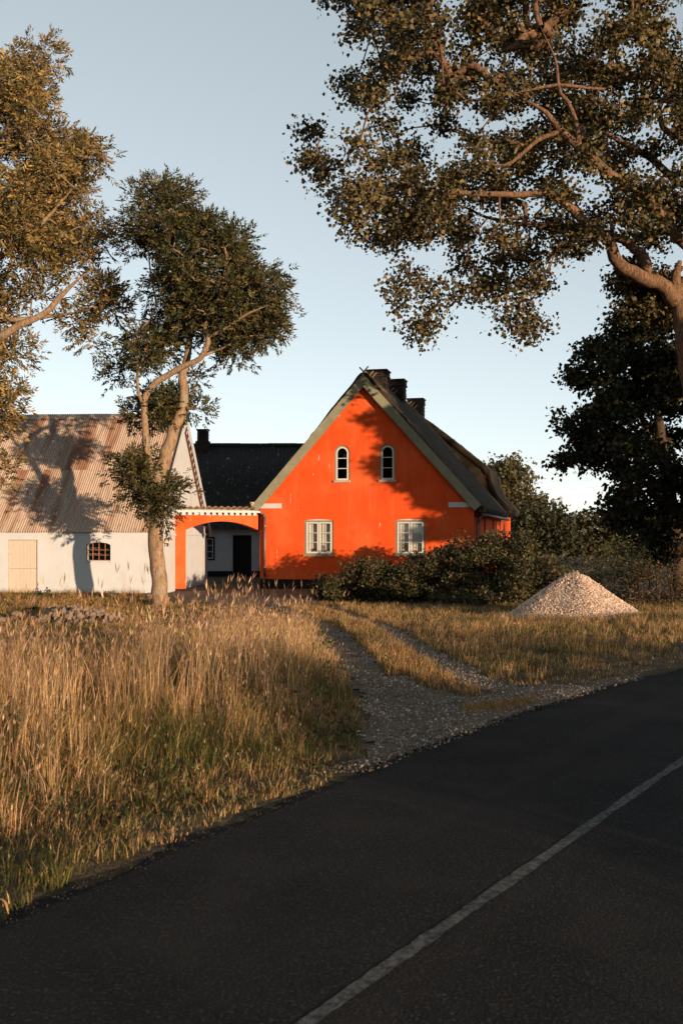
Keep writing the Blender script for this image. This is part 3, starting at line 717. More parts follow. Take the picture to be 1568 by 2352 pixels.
def tube(p, r, m):
    p = np.asarray(p, float); k = len(p); t = unit(np.gradient(p, axis=0))
    ref = np.array([0.31, 0.77, .2]); ref = ref if abs(unit(p[-1] - p[0]) @ unit(ref)) < .9 else np.array([1., 0, 0])
    u = unit(np.cross(t, ref)); v = np.cross(t, u); a = np.linspace(0, 2 * math.pi, m, endpoint=False)
    rr = np.asarray(r)[:, None, None]
    V = p[:, None] + rr * (np.cos(a)[None, :, None] * u[:, None] + np.sin(a)[None, :, None] * v[:, None])
    i, j = np.meshgrid(np.arange(m), np.arange(k - 1)); A = j * m + i; B = j * m + (i + 1) % m
    return V.reshape(-1, 3), np.c_[A.ravel(), B.ravel(), (B + m).ravel(), (A + m).ravel()]
def skeleton(limbs, clumps, rtip=.007, jitter=.10, droop=0.0, expo=.46, maxlen=99):
    """limbs: list of (points Nx3, radii N). Grows a branch to every clump. returns tubes for limbs and twigs and branch tip directions"""
    nodes = []; lim_out = []
    for pts, rad in limbs:
        pts = np.asarray(pts, float); L = np.r_[0, np.cumsum(np.linalg.norm(np.diff(pts, axis=0), axis=1))]
        k = max(4, int(L[-1] / .22)); u = np.linspace(0, L[-1], k)
        q = smooth_curve(pts, k) if len(pts) > 2 else np.stack([np.interp(u, L, pts[:, a]) for a in range(3)], 1)
        rr = np.interp(u, L, rad) * np.clip((1.03 - u / L[-1]) / .3, 0, 1) ** .75; q[1:-1] += rng.normal(0, 1, (k - 2, 3)) * np.minimum(.02, rr[1:-1, None] * .12)
        rr = rr * (1 + .035 * np.sin(u * 5 + pts[0, 0]) * np.sin(u * 2.3))
        lim_out.append((q, rr)); nodes.append(q)
    N = np.concatenate(nodes); n0 = len(N); cap = n0 + len(clumps) * 14
    A = np.zeros((cap, 3)); A[:n0] = N; cnt = n0; par = np.full(cap, -1); load = np.zeros(cap)
    d = np.min(np.linalg.norm(clumps[:, None] - N[None, ::3], axis=2), axis=1) if len(clumps) * n0 < 4e7 else np.linalg.norm(clumps - N.mean(0), axis=1)
    chains = []; tips = np.zeros((len(clumps), 3))
    for ci in np.argsort(d):
        c = clumps[ci]; dd = np.linalg.norm(A[:cnt] - c, axis=1); k = int(np.argmin(dd)); a = A[k]; dist = dd[k]
        ns = int(np.clip(dist / .3, 2, 12)); t = np.linspace(0, 1, ns + 1)[1:, None]
        mid = (a + c) / 2 + rng.normal(0, 1, 3) * dist * jitter + np.array([0, 0, .12 * dist])
        q = (1 - t) ** 2 * a + 2 * t * (1 - t) * mid + t * t * c; q[:-1] += rng.normal(0, 1, (ns - 1, 3)) * .02
        q[:, 2] -= droop * (t[:, 0] ** 2) * dist
        idx = [k] + list(range(cnt, cnt + ns)); A[cnt:cnt + ns] = q; par[cnt:cnt + ns] = idx[:-1]; cnt += ns
        chains.append(idx); tips[ci] = unit(q[-1] - (q[-2] if ns > 1 else a))
        w_ = idx[-1]
        load[w_] += 1
    for k in range(cnt - 1, n0 - 1, -1): load[par[k]] += load[k]
    Vs, Ts, m = [], [], 0
    for idx in chains:
        ld = load[idx].copy(); ld[0] = ld[1]
        r = rtip * ld ** expo; V, T = tube(A[idx], r, 4 if r[0] < .02 else 6); Vs.append(V); Ts.append(T + m); m += len(V)
    return lim_out, np.concatenate(Vs), np.concatenate(Ts), A[:cnt], tips
def pal(n, cols, wts, vv=.25):
    cols = np.array(cols); k = rng.choice(len(cols), n, p=np.array(wts) / sum(wts)); return cols[k] * rng.uniform(1 - vv, 1 + vv, (n, 1)) * rng.uniform(.94, 1.06, (n, 3))
def limb_px(pts, D):
    a = np.array(pts, float); return np.stack([P(p[0], p[1], D + p[2]) for p in a]), a[:, 3]
def make_tree(name, label, base, limbs, clumps, leaves, bark, group=None, cat='tree', **kw):
    """leaves(clumps, tips) -> V, T, col in world space"""
    t = empty(name, base); tag(t, label, cat, group); off = np.array(base)
    lim, V, T, A, tips = skeleton(limbs, clumps, **kw)
    for q, (p, r) in enumerate(lim):
        v, f = tube(p, r, 14 if r.max() > .08 else 7)
        npmesh('trunk' if q == 0 else 'limb', v - off, f, M[bark], t, smooth=True)
    npmesh('twigs', V - off, T, M[bark], t, smooth=True)['kind'] = 'stuff'
    V, T, col = leaves(clumps, tips)
    npmesh('crown', V - off, T, M['leaf'], t, col)
    return t
def rosette(n_leaf, rad, L, cols, wts, flat=.8):
    """tufts of pinnate leaves at the twig ends"""
    def f(cl, tips):
        n = len(cl); k = np.repeat(np.arange(n), n_leaf); c = cl[k] + rng.normal(0, 1, (len(k), 3)) * rad * np.array([1, 1, flat])
        d = unit(c - cl[k] + 1e-3) + .45 * tips[k] + np.array([0, 0, .35]) + rng.normal(0, .35, c.shape)
        V, T = compound_leaves(c, d, rng.uniform(.75, 1.2, len(k)) * L)
        cc = pal(len(k), cols, wts); tone = (rng.uniform(.78, 1.22, n) * (1 + .25 * wob(cl[:, 0] * 1.1, cl[:, 2] * 1.1 + cl[:, 1])))[k][:, None]; return V, T, np.tile(np.repeat(cc * tone, 4, axis=0), (7, 1))
    return f
def scatter(n_leaf, rad, L, asp, cols, wts, bias=(0, 0, -.5), flat=.8):
    def f(cl, tips):
        n = len(cl); k = np.repeat(np.arange(n), n_leaf); c = cl[k] + rng.normal(0, 1, (len(k), 3)) * rad * np.array([1, 1, flat])
        V, T = leaf_cards(c, rng.standard_normal(c.shape) + np.array(bias), rng.uniform(.7, 1.25, len(k)) * L, asp)
        cc = pal(len(k), cols, wts); tone = (rng.uniform(.78, 1.22, n) * (1 + .25 * wob(cl[:, 0] * 1.1, cl[:, 2] * 1.1 + cl[:, 1])))[k][:, None]; return V, T, np.repeat(cc * tone, 4, axis=0)
    return f
Z7 = lambda pts: [(x * .4688, y * .4688) for x, y in pts]
Z1 = lambda pts: [(x * .3333, 898.4 + y * .3333) for x, y in pts]

# ------------------------------------------------------------------ ash tree in front of the barn
D = 27.0
limbs = [limb_px([(370, 1402, 0, .33), (369, 1385, 0, .24), (366, 1330, 0, .215), (359, 1260, 0, .20), (360, 1205, 0, .20), (362, 1150, 0, .20), (367, 1095, 0, .19), (383, 1035, .1, .165), (405, 970, .2, .15), (420, 935, .2, .145), (424, 905, .2, .12), (420, 870, .2, .11), (428, 830, .3, .10), (440, 770, .4, .08), (455, 700, .5, .06), (450, 600, .6, .04)], D),
         limb_px([(357, 1175, -.05, .13), (346, 1100, -.12, .11), (337, 1030, -.15, .095), (333, 960, -.15, .09), (336, 905, -.15, .09), (352, 884, -.2, .088), (408, 849, -.3, .08), (465, 818, -.4, .075), (478, 775, -.4, .065), (470, 750, -.4, .055), (500, 690, -.6, .04), (520, 600, -.6, .03)], D),
         limb_px([(478, 775, -.4, .045), (520, 752, -.6, .038), (570, 720, -.9, .03), (620, 700, -1., .02)], D),
         limb_px([(465, 818, -.4, .04), (520, 795, 0, .032), (580, 770, .2, .024), (630, 755, .3, .016)], D),
         limb_px([(333, 940, -.15, .05), (318, 900, -.2, .042), (316, 840, -.1, .038), (314, 765, 0, .03), (345, 735, .1, .03), (360, 700, .1, .025), (380, 640, .2, .02)], D),
         limb_px([(360, 700, .1, .03), (345, 620, .3, .025), (340, 560, .4, .02)], D),
         limb_px([(420, 935, .2, .06), (430, 938, .1, .05), (445, 940, -.1, .02)], D)]
polys = [Z7([(600, 950), (680, 885), (770, 855), (860, 870), (960, 880), (1055, 935), (1078, 1010), (1040, 1060), (1100, 1060), (1110, 1018), (1160, 1080), (1220, 1110), (1265, 1185), (1235, 1270), (1330, 1300), (1390, 1400), (1430, 1580), (1400, 1700), (1340, 1745), (1250, 1740), (1210, 1850), (1150, 1850), (1090, 1770), (1010, 1700), (900, 1760), (780, 1820), (700, 1880), (640, 1870), (530, 1925), (468, 1890), (480, 1780), (560, 1730), (530, 1610), (620, 1620), (740, 1580), (740, 1450), (690, 1370), (610, 1330), (600, 1290), (690, 1250), (600, 1170), (560, 1080)]),
         Z7([(560, 2030), (600, 1990), (680, 1960), (760, 1890), (860, 1880), (880, 2000), (830, 2060), (700, 2075), (600, 2070)]),
         Z7([(930, 1990), (1000, 1975), (1045, 2025), (960, 2060)]), Z7([(880, 1850), (940, 1820), (990, 1780), (960, 1900)]),
         Z1([(930, 290), (1000, 300), (1060, 400), (1060, 470), (1120, 480), (1000, 560), (1230, 600), (1210, 760), (1230, 890), (1080, 920), (1040, 840), (950, 780), (840, 700), (800, 620), (840, 560), (740, 490), (720, 450), (870, 430), (890, 340)])]
cl = np.concatenate([clusters(polys[:1], D + .7, 84, 7, .40, 1.7, 110, 28), clusters(polys[1:4], D + .6, 12, 5, .24, .5, 40, 7), clusters(polys[4:], D - .1, 16, 4, .22, .6, 50, 16)])
make_tree('ash_tree', 'forked ash tree with pale bare trunk in front of the white barn', P(370, 1400, D), limbs, cl,
          rosette(12, .14, .32, [(.085, .076, .024), (.125, .10, .032), (.05, .055, .02), (.20, .14, .05)], [4, 3, 3, 1.3]), 'bark_ash', rtip=.0075)

# ------------------------------------------------------------------ tall tree at the left edge
D = 28.5
limbs = [limb_px([(-130, 1400, 0, .42), (-125, 1200, 0, .34), (-115, 900, 0, .30), (-90, 700, 0, .25), (-50, 500, 0, .18), (-10, 300, 0, .10), (10, 150, 0, .05)], D),
         limb_px([(-112, 850, 0, .16), (-60, 800, -.2, .14), (0, 775, -.4, .12), (47, 747, -.5, .105), (108, 715, -.5, .085), (152, 668, -.5, .07), (190, 634, -.6, .05), (225, 610, -.6, .03)], D),
         limb_px([(-100, 760, 0, .12), (-20, 735, .2, .09), (60, 733, .3, .07), (120, 725, .3, .05), (190, 715, .3, .035), (250, 690, .2, .02)], D),
         limb_px([(-80, 640, 0, .13), (0, 590, -.6, .09), (90, 520, -1., .06), (170, 430, -1.2, .035)], D),
         limb_px([(-60, 540, 0, .11), (30, 430, .5, .07), (110, 330, .8, .04), (140, 260, .8, .025)], D),
         limb_px([(-40, 430, 0, .08), (50, 250, -.4, .04), (80, 150, -.5, .02)], D)]
polys = [[(-330, 500), (-250, 250), (-120, 120), (0, 75)] + Z7([(50, 110), (100, 100), (105, 180), (130, 260), (165, 215), (280, 215), (298, 260), (240, 310), (200, 340), (240, 420), (210, 470), (290, 450), (340, 520), (380, 590), (480, 670), (500, 770), (570, 770), (570, 800), (490, 850), (550, 930), (565, 990), (600, 1100), (540, 1190), (540, 1290), (440, 1330), (330, 1400), (180, 1480), (100, 1560), (0, 1580)]) + [(-200, 780), (-300, 700)],
         Z7([(300, 1560), (340, 1500), (450, 1530), (470, 1360), (530, 1350), (620, 1470), (600, 1520), (540, 1550), (460, 1550), (430, 1620), (400, 1640)]),
         Z7([(420, 1660), (440, 1620), (510, 1680), (500, 1740), (450, 1720)]),
         Z7([(-200, 1650), (0, 1600), (130, 1640), (120, 1700), (60, 1760), (170, 1780), (90, 1840), (150, 1890), (70, 1900), (80, 1990), (20, 2060), (40, 2150), (-20, 2200), (60, 2260), (20, 2330), (-200, 2300)])]
cl = np.concatenate([clusters(polys[:1], D + .9, 150, 8, .55, 2.9, 170, 18), clusters(polys[1:3], D + .4, 12, 3, .18, .4, 40, 10), clusters(polys[3:], D, 22, 6, .35, .9, 60, 12)])
make_tree('ash_tree', 'tall sunlit tree cut by the left edge of the picture', P(-130, 1400, D), limbs, cl,
          rosette(11, .17, .35, [(.30, .195, .062), (.20, .145, .048), (.38, .24, .082), (.10, .085, .028)], [4, 4, 2, 2]), 'bark_ash', rtip=.0075)

# ------------------------------------------------------------------ big poplar on the right
D = 28.0
limbs = [limb_px([(1650, 1440, .3, .75), (1640, 1400, .3, .55), (1630, 1150, .2, .44), (1606, 950, .1, .40), (1582, 800, 0, .37), (1566, 730, 0, .36), (1558, 690, 0, .36), (1550, 655, 0, .36), (1560, 600, .2, .33)], D),
         limb_px([(1548, 690, 0, 0.252), (1520, 655, -.3, 0.200), (1486, 641, -.6, 0.185), (1440, 620, -.9, 0.178), (1409, 594, -1.1, 0.170), (1400, 560, -1.2, 0.148), (1350, 517, -1.4, 0.133), (1308, 478, -1.6, 0.118), (1262, 445, -1.8, 0.096), (1200, 446, -2., 0.081), (1142, 446, -2.2, 0.074), (1060, 444, -2.3, 0.063), (993, 438, -2.4, 0.052), (930, 420, -2.4, 0.037), (892, 408, -2.4, 0.030), (820, 380, -2.3, 0.016)], D),
         limb_px([(1544, 680, 0, 0.244), (1575, 650, .3, 0.222), (1625, 600, .6, 0.200), (1680, 480, .8, 0.163), (1700, 300, .8, 0.126), (1700, 60, .6, 0.089), (1680, -200, .4, 0.044)], D),
         limb_px([(1630, 600, .6, 0.178), (1568, 556, -.3, 0.155), (1516, 494, -.8, 0.148), (1468, 440, -1.2, 0.141), (1403, 402, -1.5, 0.126), (1338, 344, -1.7, 0.111), (1290, 303, -1.8, 0.096), (1249, 256, -1.8, 0.074), (1189, 220, -1.7, 0.044), (1120, 180, -1.6, 0.026)], D),
         limb_px([(1690, 470, .8, 0.126), (1620, 450, .4, 0.111), (1545, 410, .2, 0.104), (1498, 368, 0, 0.096), (1409, 315, -.2, 0.074), (1340, 270, -.4, 0.044)], D),
         limb_px([(1700, 350, .8, 0.111), (1640, 335, .2, 0.096), (1568, 316, -.4, 0.089), (1522, 291, -.8, 0.081), (1514, 255, -1., 0.067), (1545, 180, -1., 0.044), (1520, 60, -1., 0.022)], D),
         limb_px([(1330, 338, -1.7, 0.074), (1324, 290, -1.9, 0.067), (1310, 245, -2., 0.059), (1285, 210, -2.1, 0.052), (1278, 150, -2.1, 0.037), (1240, 60, -2., 0.022)], D),
         limb_px([(1391, 205, -1.6, 0.037), (1330, 200, -1.9, 0.044), (1280, 195, -2.1, 0.044), (1225, 205, -2.2, 0.037), (1180, 214, -2.3, 0.022)], D),
         limb_px([(1282, 303, -1.8, 0.059), (1240, 318, -2., 0.056), (1201, 350, -2.2, 0.052), (1165, 378, -2.3, 0.041), (1094, 368, -2.4, 0.022)], D),
         limb_px([(1486, 641, -.6, 0.148), (1470, 580, .1, 0.141), (1400, 540, .5, 0.118), (1300, 520, .8, 0.089), (1200, 515, 1., 0.067), (1120, 500, 1., 0.044), (1040, 470, 1., 0.030), (960, 500, 1., 0.018)], D),
         limb_px([(1403, 560, -1.2, 0.037), (1408, 535, -1.3, 0.033), (1400, 510, -1.4, 0.030), (1435, 455, -1.4, 0.022)], D),
         limb_px([(1120, 500, 1., 0.030), (1080, 550, .8, 0.026), (1070, 600, .7, 0.022), (1030, 660, .6, 0.015)], D)]
polys = [[(745, -60), (740, 0), (735, 40), (770, 75), (785, 120), (775, 200), (700, 250), (690, 300), (655, 340), (700, 370), (715, 440), (745, 480), (775, 520), (745, 575), (735, 640), (790, 610), (860, 560), (920, 580), (900, 640), (960, 650), (1010, 640), (1090, 640), (1130, 680), (1200, 690), (1260, 660), (1290, 590), (1330, 600), (1400, 560), (1470, 590), (1568, 540), (1700, 600), (1850, 560), (1950, 400), (1980, 150), (1900, -150), (1750, -350), (1500, -450), (1250, -420), (1000, -330), (820, -180)],
         [(865, 700), (890, 650), (960, 640), (1040, 650), (1080, 660), (1040, 720), (1000, 740), (970, 795), (940, 770), (900, 720)],
         [(1080, 640), (1180, 640), (1250, 670), (1200, 690), (1250, 740), (1235, 805), (1180, 770), (1130, 730), (1090, 690)],
         [(1410, 600), (1480, 600), (1568, 640), (1530, 760), (1470, 720), (1410, 660)]]
cl = np.concatenate([clusters(polys[:1], D + 1.6, 390, 6, .54, 3.2, 220, 14, .7, .35, 2.0), clusters(polys[:1], D - 1.8, 90, 5, .46, 1.3, 220, 22, .7, .2, 6.0), crown_pts(polys[1:3], D + .3, 64, .8, 60, .2, 1.), clusters(polys[3:], D + .8, 26, 5, .32, .7, 60, 7)])
make_tree('poplar_tree', 'huge spreading poplar with bare lit limbs overhanging from the right', P(1650, 1440, D + .3), limbs, cl,
          scatter(40, .21, .122, .9, [(.10, .076, .024), (.16, .11, .036), (.055, .05, .018), (.25, .16, .055)], [4, 3, 3, 1.3], (0, 0, -.7)), 'bark_poplar', rtip=.0085, droop=.08)

# ------------------------------------------------------------------ dark tree below it
D = 31.5
limbs = [limb_px([(1560, 1400, 0, .3), (1555, 1250, 0, .24), (1530, 1100, 0, .2), (1510, 950, 0, .14), (1490, 800, 0, .07)], D),
         limb_px([(1545, 1180, 0, .1), (1450, 1080, -.5, .07), (1370, 1010, -.6, .04)], D), limb_px([(1550, 1230, 0, .1), (1620, 1100, .4, .08), (1700, 950, .6, .04)], D)]
polys = [[(1410, 720), (1480, 700), (1568, 720), (1700, 740), (1850, 900), (1900, 1150), (1700, 1280), (1500, 1290), (1430, 1260), (1410, 1215), (1395, 1170), (1345, 1130), (1285, 1105), (1300, 1070), (1278, 1040), (1300, 1000), (1285, 970), (1275, 925), (1330, 905), (1290, 860), (1305, 825), (1340, 830), (1340, 760)]]
cl = clusters(polys, D, 190, 7, .5, 2.2, 160, 8, .6, .1, 3.0)
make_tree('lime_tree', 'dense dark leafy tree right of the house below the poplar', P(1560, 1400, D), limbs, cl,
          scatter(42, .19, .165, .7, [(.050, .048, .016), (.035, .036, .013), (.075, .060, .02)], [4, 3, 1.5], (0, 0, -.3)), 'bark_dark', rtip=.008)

# ------------------------------------------------------------------ shrubs and hedge
def shrub(name, label, polys, D, n, tmax, leaf, cat='shrub', base=None, stems=5, group=None, dref=45, void=.3, bark='bark_dark'):
    p = np.array(polys[0], float); bx0, bx1 = p[:, 0].min(), p[:, 0].max(); by = p[:, 1].max()
    limbs = []
    gz = float(ground_z(np.array([P((bx0 + bx1) / 2, by, D)[0]]), np.array([D]))[0]); byp = HY + (EYE - gz) / D * F
    for q in range(stems):
        fx = bx0 + (bx1 - bx0) * (q + .5) / stems; col_ = p[np.argsort(np.abs(p[:, 0] - fx))[:4], 1].min()
        o = rng.uniform(-.4, .4) * tmax
        limbs.append(limb_px([(fx, byp + 3, o, .022), (fx + rng.normal(0, 4), byp - .35 * (byp - col_), o, .016), (fx + rng.normal(0, 8), byp - .75 * (byp - col_), o * 1.3, .008)], D))
    b = P((bx0 + bx1) / 2, byp, D)
    return make_tree(name, label, b, limbs, clusters(polys, D, n // 7, 6, .28, tmax, dref, 8, .8, void * .5, D), leaf, bark, group, cat, rtip=.005)
rose = scatter(30, .12, .092, .62, [(.07, .064, .022), (.13, .10, .036), (.04, .044, .016), (.16, .06, .03)], [4, 3, 3, .5], (0, 0, .2))
shrub('rose_hedge', 'wide rose hedge under the right ground floor window of the orange house',
      [[(712, 1395), (722, 1335), (745, 1310), (790, 1295), (850, 1283), (905, 1290), (950, 1280), (985, 1262), (1020, 1240), (1050, 1228), (1090, 1245), (1120, 1222), (1160, 1232), (1195, 1222), (1235, 1262), (1250, 1330), (1255, 1395)]], 29.0, 1500, 1.1, rose, 'hedge', stems=16, void=.25)
shrub('rose_bush', 'leafy bush with reddish base just left of the gravel heap', [[(1130, 1398), (1150, 1320), (1200, 1270), (1255, 1268), (1300, 1285), (1315, 1330), (1290, 1398)]], 26.5, 170, .7, rose, stems=5)
shrub('willow_bush', 'pale green bush behind the top of the gravel heap', [[(1285, 1400), (1290, 1300), (1320, 1272), (1360, 1278), (1395, 1300), (1405, 1400)]], 26.8, 110, .6,
      scatter(26, .15, .07, .45, [(.10, .10, .04), (.07, .07, .03)], [1, 1], (0, 0, .6)), stems=4)
shrub('elder_bush', 'tall green elder bush between gravel heap and dark tree', [[(1375, 1400), (1370, 1270), (1400, 1235), (1450, 1222), (1490, 1245), (1500, 1300), (1490, 1400)]], 27.2, 170, .8,
      scatter(26, .16, .075, .5, [(.085, .085, .03), (.055, .058, .02)], [1, 1], (0, 0, .2)), stems=5)
shrub('bramble', 'reddish bramble thicket at the right edge behind the heap', [[(1430, 1400), (1440, 1320), (1480, 1290), (1530, 1300), (1560, 1260), (1620, 1240), (1680, 1300), (1690, 1400)]], 25.5, 230, .7,
      scatter(24, .16, .06, .6, [(.12, .06, .025), (.07, .055, .022), (.18, .10, .04)], [1, 1.4, .6], (0, 0, .2)), 'bush', stems=8, void=.45)
shrub('nettle_patch', 'low leafy weeds at the foot of the hedge by the drive', [[(1000, 1398), (1010, 1375), (1060, 1362), (1120, 1360), (1160, 1372), (1170, 1398)]], 26.3, 70, .5, rose, 'weeds', stems=6)

# ------------------------------------------------------------------ low rear range in the shade
RB = empty('rear_barn', (-4.2, 44.3, BZ), math.radians(0))
tag(RB, 'low black roofed farm range in shade behind the archway', 'barn')
rx0, rx1 = -8.6, 3.35
door = [( .02, 0), (.86, 0), (.86, 1.83), (.02, 1.83)]
rw = [(-2.02, .75), (-1.45, .75), (-1.45, 1.75), (-2.02, 1.75)]
mb = MB(); wall_holes(mb, [(rx0, 0), (.02 - .65, 0), (.02 - .65, 1.85), (.20, 1.85), (.20, 0), (rx1, 0), (rx1, 2.4), (rx0, 2.4)], [rw], 0, .3); mb.build('wall', M['limewash_bluish'], RB)
MB().box(rx0, -.64, -.015, -.002, -.05, .25).build('plinth', M['tar'], RB)
MB().box(.21, rx1, -.015, -.002, -.05, .25).build('plinth', M['tar'], RB)
dr = MB().box(-.62, .19, .10, .14, .0, 1.84).build('door', M['tar'], RB)
for q in range(6): MB().box(-.62 + q * .135 + .003, -.62 + (q + 1) * .135 - .003, .08, .099, 0.02, 1.83).build('board', M['tar'], dr)
mb = MB(); wall_holes(mb, [(-2.04, .73), (-1.43, .73), (-1.43, 1.77), (-2.04, 1.77)], [[(-1.97, .80), (-1.50, .80), (-1.50, 1.70), (-1.97, 1.70)]], -.02, .05); wn = mb.build('window', M['tar'], RB)
mb = MB(); wall_holes(mb, [(-1.969, .801), (-1.501, .801), (-1.501, 1.699), (-1.969, 1.699)], [[(-1.93, .84), (-1.54, .84), (-1.54, 1.66), (-1.93, 1.66)]], 0, .04); mb.build('casement', M['white_paint'], wn)
for z in (1.11, 1.39): MB().box(-1.929, -1.541, .005, .035, z - .012, z + .012).build('glazing_bar', M['white_paint'], wn)
for z in (.845, 1.125, 1.405): MB().box(-1.929, -1.541, .018, .022, z, z + .25).build('pane', M['glass'], wn)
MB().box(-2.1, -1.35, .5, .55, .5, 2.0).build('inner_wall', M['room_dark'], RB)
k = 61; nwv = 66
ax = np.linspace(rx0 - .1, rx1 + .1, nwv * 4 + 1); wv = .03 * np.cos(np.linspace(0, nwv * 2 * math.pi, nwv * 4 + 1))
sec = [(-.3, 2.12), (1.4, 4.17), (1.4, 4.19), (2.95, 6.08), (6.2, 2.1)]
V = np.concatenate([np.c_[ax, np.full(len(ax), y), wv + z] for y, z in sec]); m = len(ax); i, j = np.meshgrid(np.arange(m - 1), np.arange(4)); b0 = (j * m + i).ravel()
npmesh('roof', V, np.c_[b0, b0 + 1, b0 + m + 1, b0 + m], M['eternit'], RB, smooth=True)
mb = MB()
for q in range(9):
    x = rx0 + q * 1.33; mb.bar((x, 2.95, 6.10 + .01 * (q % 2)), (x + 1.36, 2.95, 6.10 + .01 * (q % 2)), .10, 8)
mb.build('ridge_cap', M['eternit'], RB)
MB().box(rx0 + .01, rx0 + .3, .31, 5.9, 0, 2.1).build('side_wall', M['limewash_bluish'], RB)
mb = MB(); mb.add([(rx1 - .02, .31, 0), (rx1 - .02, 5.9, 0), (rx1 - .02, 5.9, 2.2), (rx1 - .02, 2.95, 5.9), (rx1 - .02, .31, 2.6)], [(0, 1, 2, 3, 4)]); mb.build('side_wall', M['limewash_bluish'], RB)
mb = MB(); mb.box(rx0, rx1, 5.6, 5.9, 0, 2.1); mb.build('rear_wall', M['limewash_bluish'], RB)
ch = chimney(RB, -2.36, 2.95, 5.3, 6.80, .50, cap=False)
MB().box(-2.36 - .32, -2.36 + .32, 2.63, 3.27, 5.7, 6.28).build('chimney_base', M['brick_dark'], ch)

# ------------------------------------------------------------------ background trees
def far_tree(label, polys, D, n, tmax, cols, wts, L=.3, seed=0, dref=40):
    p = np.array(polys[0], float); cx = p[:, 0].mean(); by = HY + (EYE + .2) / D * F
    limbs = [limb_px([(cx, by, 0, .3), (cx, (by + p[:, 1].min()) / 2, 0, .2), (cx, p[:, 1].min() + 20, 0, .05)], D)]
    make_tree('background_tree', label, P(cx, by, D), limbs, crown_pts(polys, D, n, tmax, dref, .3, seed), scatter(30, .42, L, .7, cols, wts, (0, 0, 0)), 'bark_dark', None, rtip=.02)
far_tree('round crowned sunlit tree behind the right end of the house', [[(1085, 1250), (1105, 1120), (1118, 1075), (1150, 1055), (1185, 1060), (1215, 1090), (1225, 1120), (1210, 1145), (1245, 1150), (1258, 1180), (1255, 1250)]], 72, 420, 2.5, [(.13, .105, .035), (.09, .078, .026)], [1, 1], .28, 1)
far_tree('low tree left of the pylon, its shade put into dark leaf colours', [[(1170, 1260), (1180, 1190), (1210, 1170), (1260, 1178), (1290, 1195), (1308, 1215), (1320, 1260)]], 60, 260, 2.0, [(.055, .05, .018), (.04, .04, .015)], [1, 1], .26, 2)  # the dark leaf palette carries the shade on this tree
far_tree('low bushy tree on the horizon right of the pylon', [[(1290, 1270), (1300, 1215), (1335, 1190), (1390, 1180), (1460, 1170), (1560, 1160), (1640, 1270)]], 64, 300, 2.2, [(.06, .05, .018), (.09, .07, .025)], [1, 1], .28, 3)

# electricity pylon far away
D = 620.; pb = P(1287, 1222, D); py0 = empty('pylon', (pb[0], D, -.3), 0.3); tag(py0, 'faint lattice electricity pylon on the horizon', 'pylon')
mb = MB(); Hh = 24.3
for sx in (-1, 1):
    for sy in (-1, 1): mb.bar((sx * 2.2, sy * 2.2, 0), (sx * .5, sy * .5, Hh), .16, 4)
for q in range(9):
    z0, z1 = q * Hh / 9, (q + 1) * Hh / 9; r0 = 2.2 - 1.7 * z0 / Hh; r1 = 2.2 - 1.7 * z1 / Hh
    for sy in (-1, 1):
        mb.bar((-r0, sy * r0, z0), (r1, sy * r1, z1), .09, 3); mb.bar((r0, sy * r0, z0), (-r1, sy * r1, z1), .09, 3)
mb.build('mast', M['steel_lattice'], py0)
for z, L_ in ((18.5, 6.5), (10.5, 9.0)):
    for sx in (-1, 1):
        mb = MB(); mb.bar((0, 0, z + 2.2), (sx * L_, 0, z + 2.0), .12, 4); mb.bar((0, 0, z - 1.2), (sx * L_ * .45, 0, z - 1.8), .1, 4); mb.bar((sx * L_ * .45, 0, z - 1.8), (sx * L_, 0, z + 2.0), .1, 4)
        mb.build('cross_arm', M['steel_lattice'], py0)
for py, nm in ((1068, 'topmost'), (1086, 'second from top'), (1104, 'third from top'), (1121, 'lowest')):
    a, b, c = P(960, py + 10, 420.), P(1180, py + 6, 420.), P(1420, py - 4, 420.); mb = MB(); pts = smooth_curve([a, b, c], 8)
    for u, v in zip(pts[:-1], pts[1:]): mb.bar(u, v, .028, 3)
    tag(mb.build('power_line', M['steel_lattice']), 'thin power line crossing the sky between house and dark tree, ' + nm, 'cable', 'power lines on the horizon')

# ------------------------------------------------------------------ gravel heap
gp = P(1325, 1418, 22.4); gz = float(ground_z(np.array([gp[0]]), np.array([gp[1]]))[0])
heap = empty('gravel_heap', (gp[0], gp[1], gz)); tag(heap, 'pale conical heap of gravel on the grass by the hedge', 'gravel heap')
def heap_h(x, y):
    r = np.hypot(np.where(x < 0, x / 1.58, x / 1.36), y / 1.35) * (1 + .06 * np.sin(2 * np.arctan2(y, x) + .6) + .05 * np.sin(5 * np.arctan2(y, x)))
    ridge = .06 * np.exp(-((y + .1) / .25) ** 2) * (x < 0)
    return 1.02 * np.clip(1.04 + .05 * wob(x, y, 1.5, 3.) * r - r - .10 * np.exp(-(r / .12) ** 2) + .05 * np.sin(3 * np.arctan2(y, x)) * r * (1 - r) * 2, -.06, 1) + ridge * np.clip(1 - r, 0, 1)
g = np.linspace(-1.75, 1.75, 71); X, Y = np.meshgrid(g, g); Z = heap_h(X, Y) + .012 * rng.standard_normal(X.shape)
i, j = np.meshgrid(np.arange(70), np.arange(70)); b0 = (j * 71 + i).ravel()
npmesh('core', np.c_[X.ravel(), Y.ravel(), Z.ravel()], np.c_[b0, b0 + 1, b0 + 72, b0 + 71], M['gravel_core'], heap, smooth=True)
n = 24000; x = rng.uniform(-1.65, 1.5, n); y = rng.uniform(-1.5, 1.2, n); h = heap_h(x, y); k = h > -.02 - .03 * rng.uniform(0, 1, n); x, y, h = x[k], y[k], h[k]
n = len(x); g = np.where(rng.uniform(0, 1, n) < .14, rng.uniform(.18, .4, n), rng.uniform(.6, 1.3, n))[:, None]
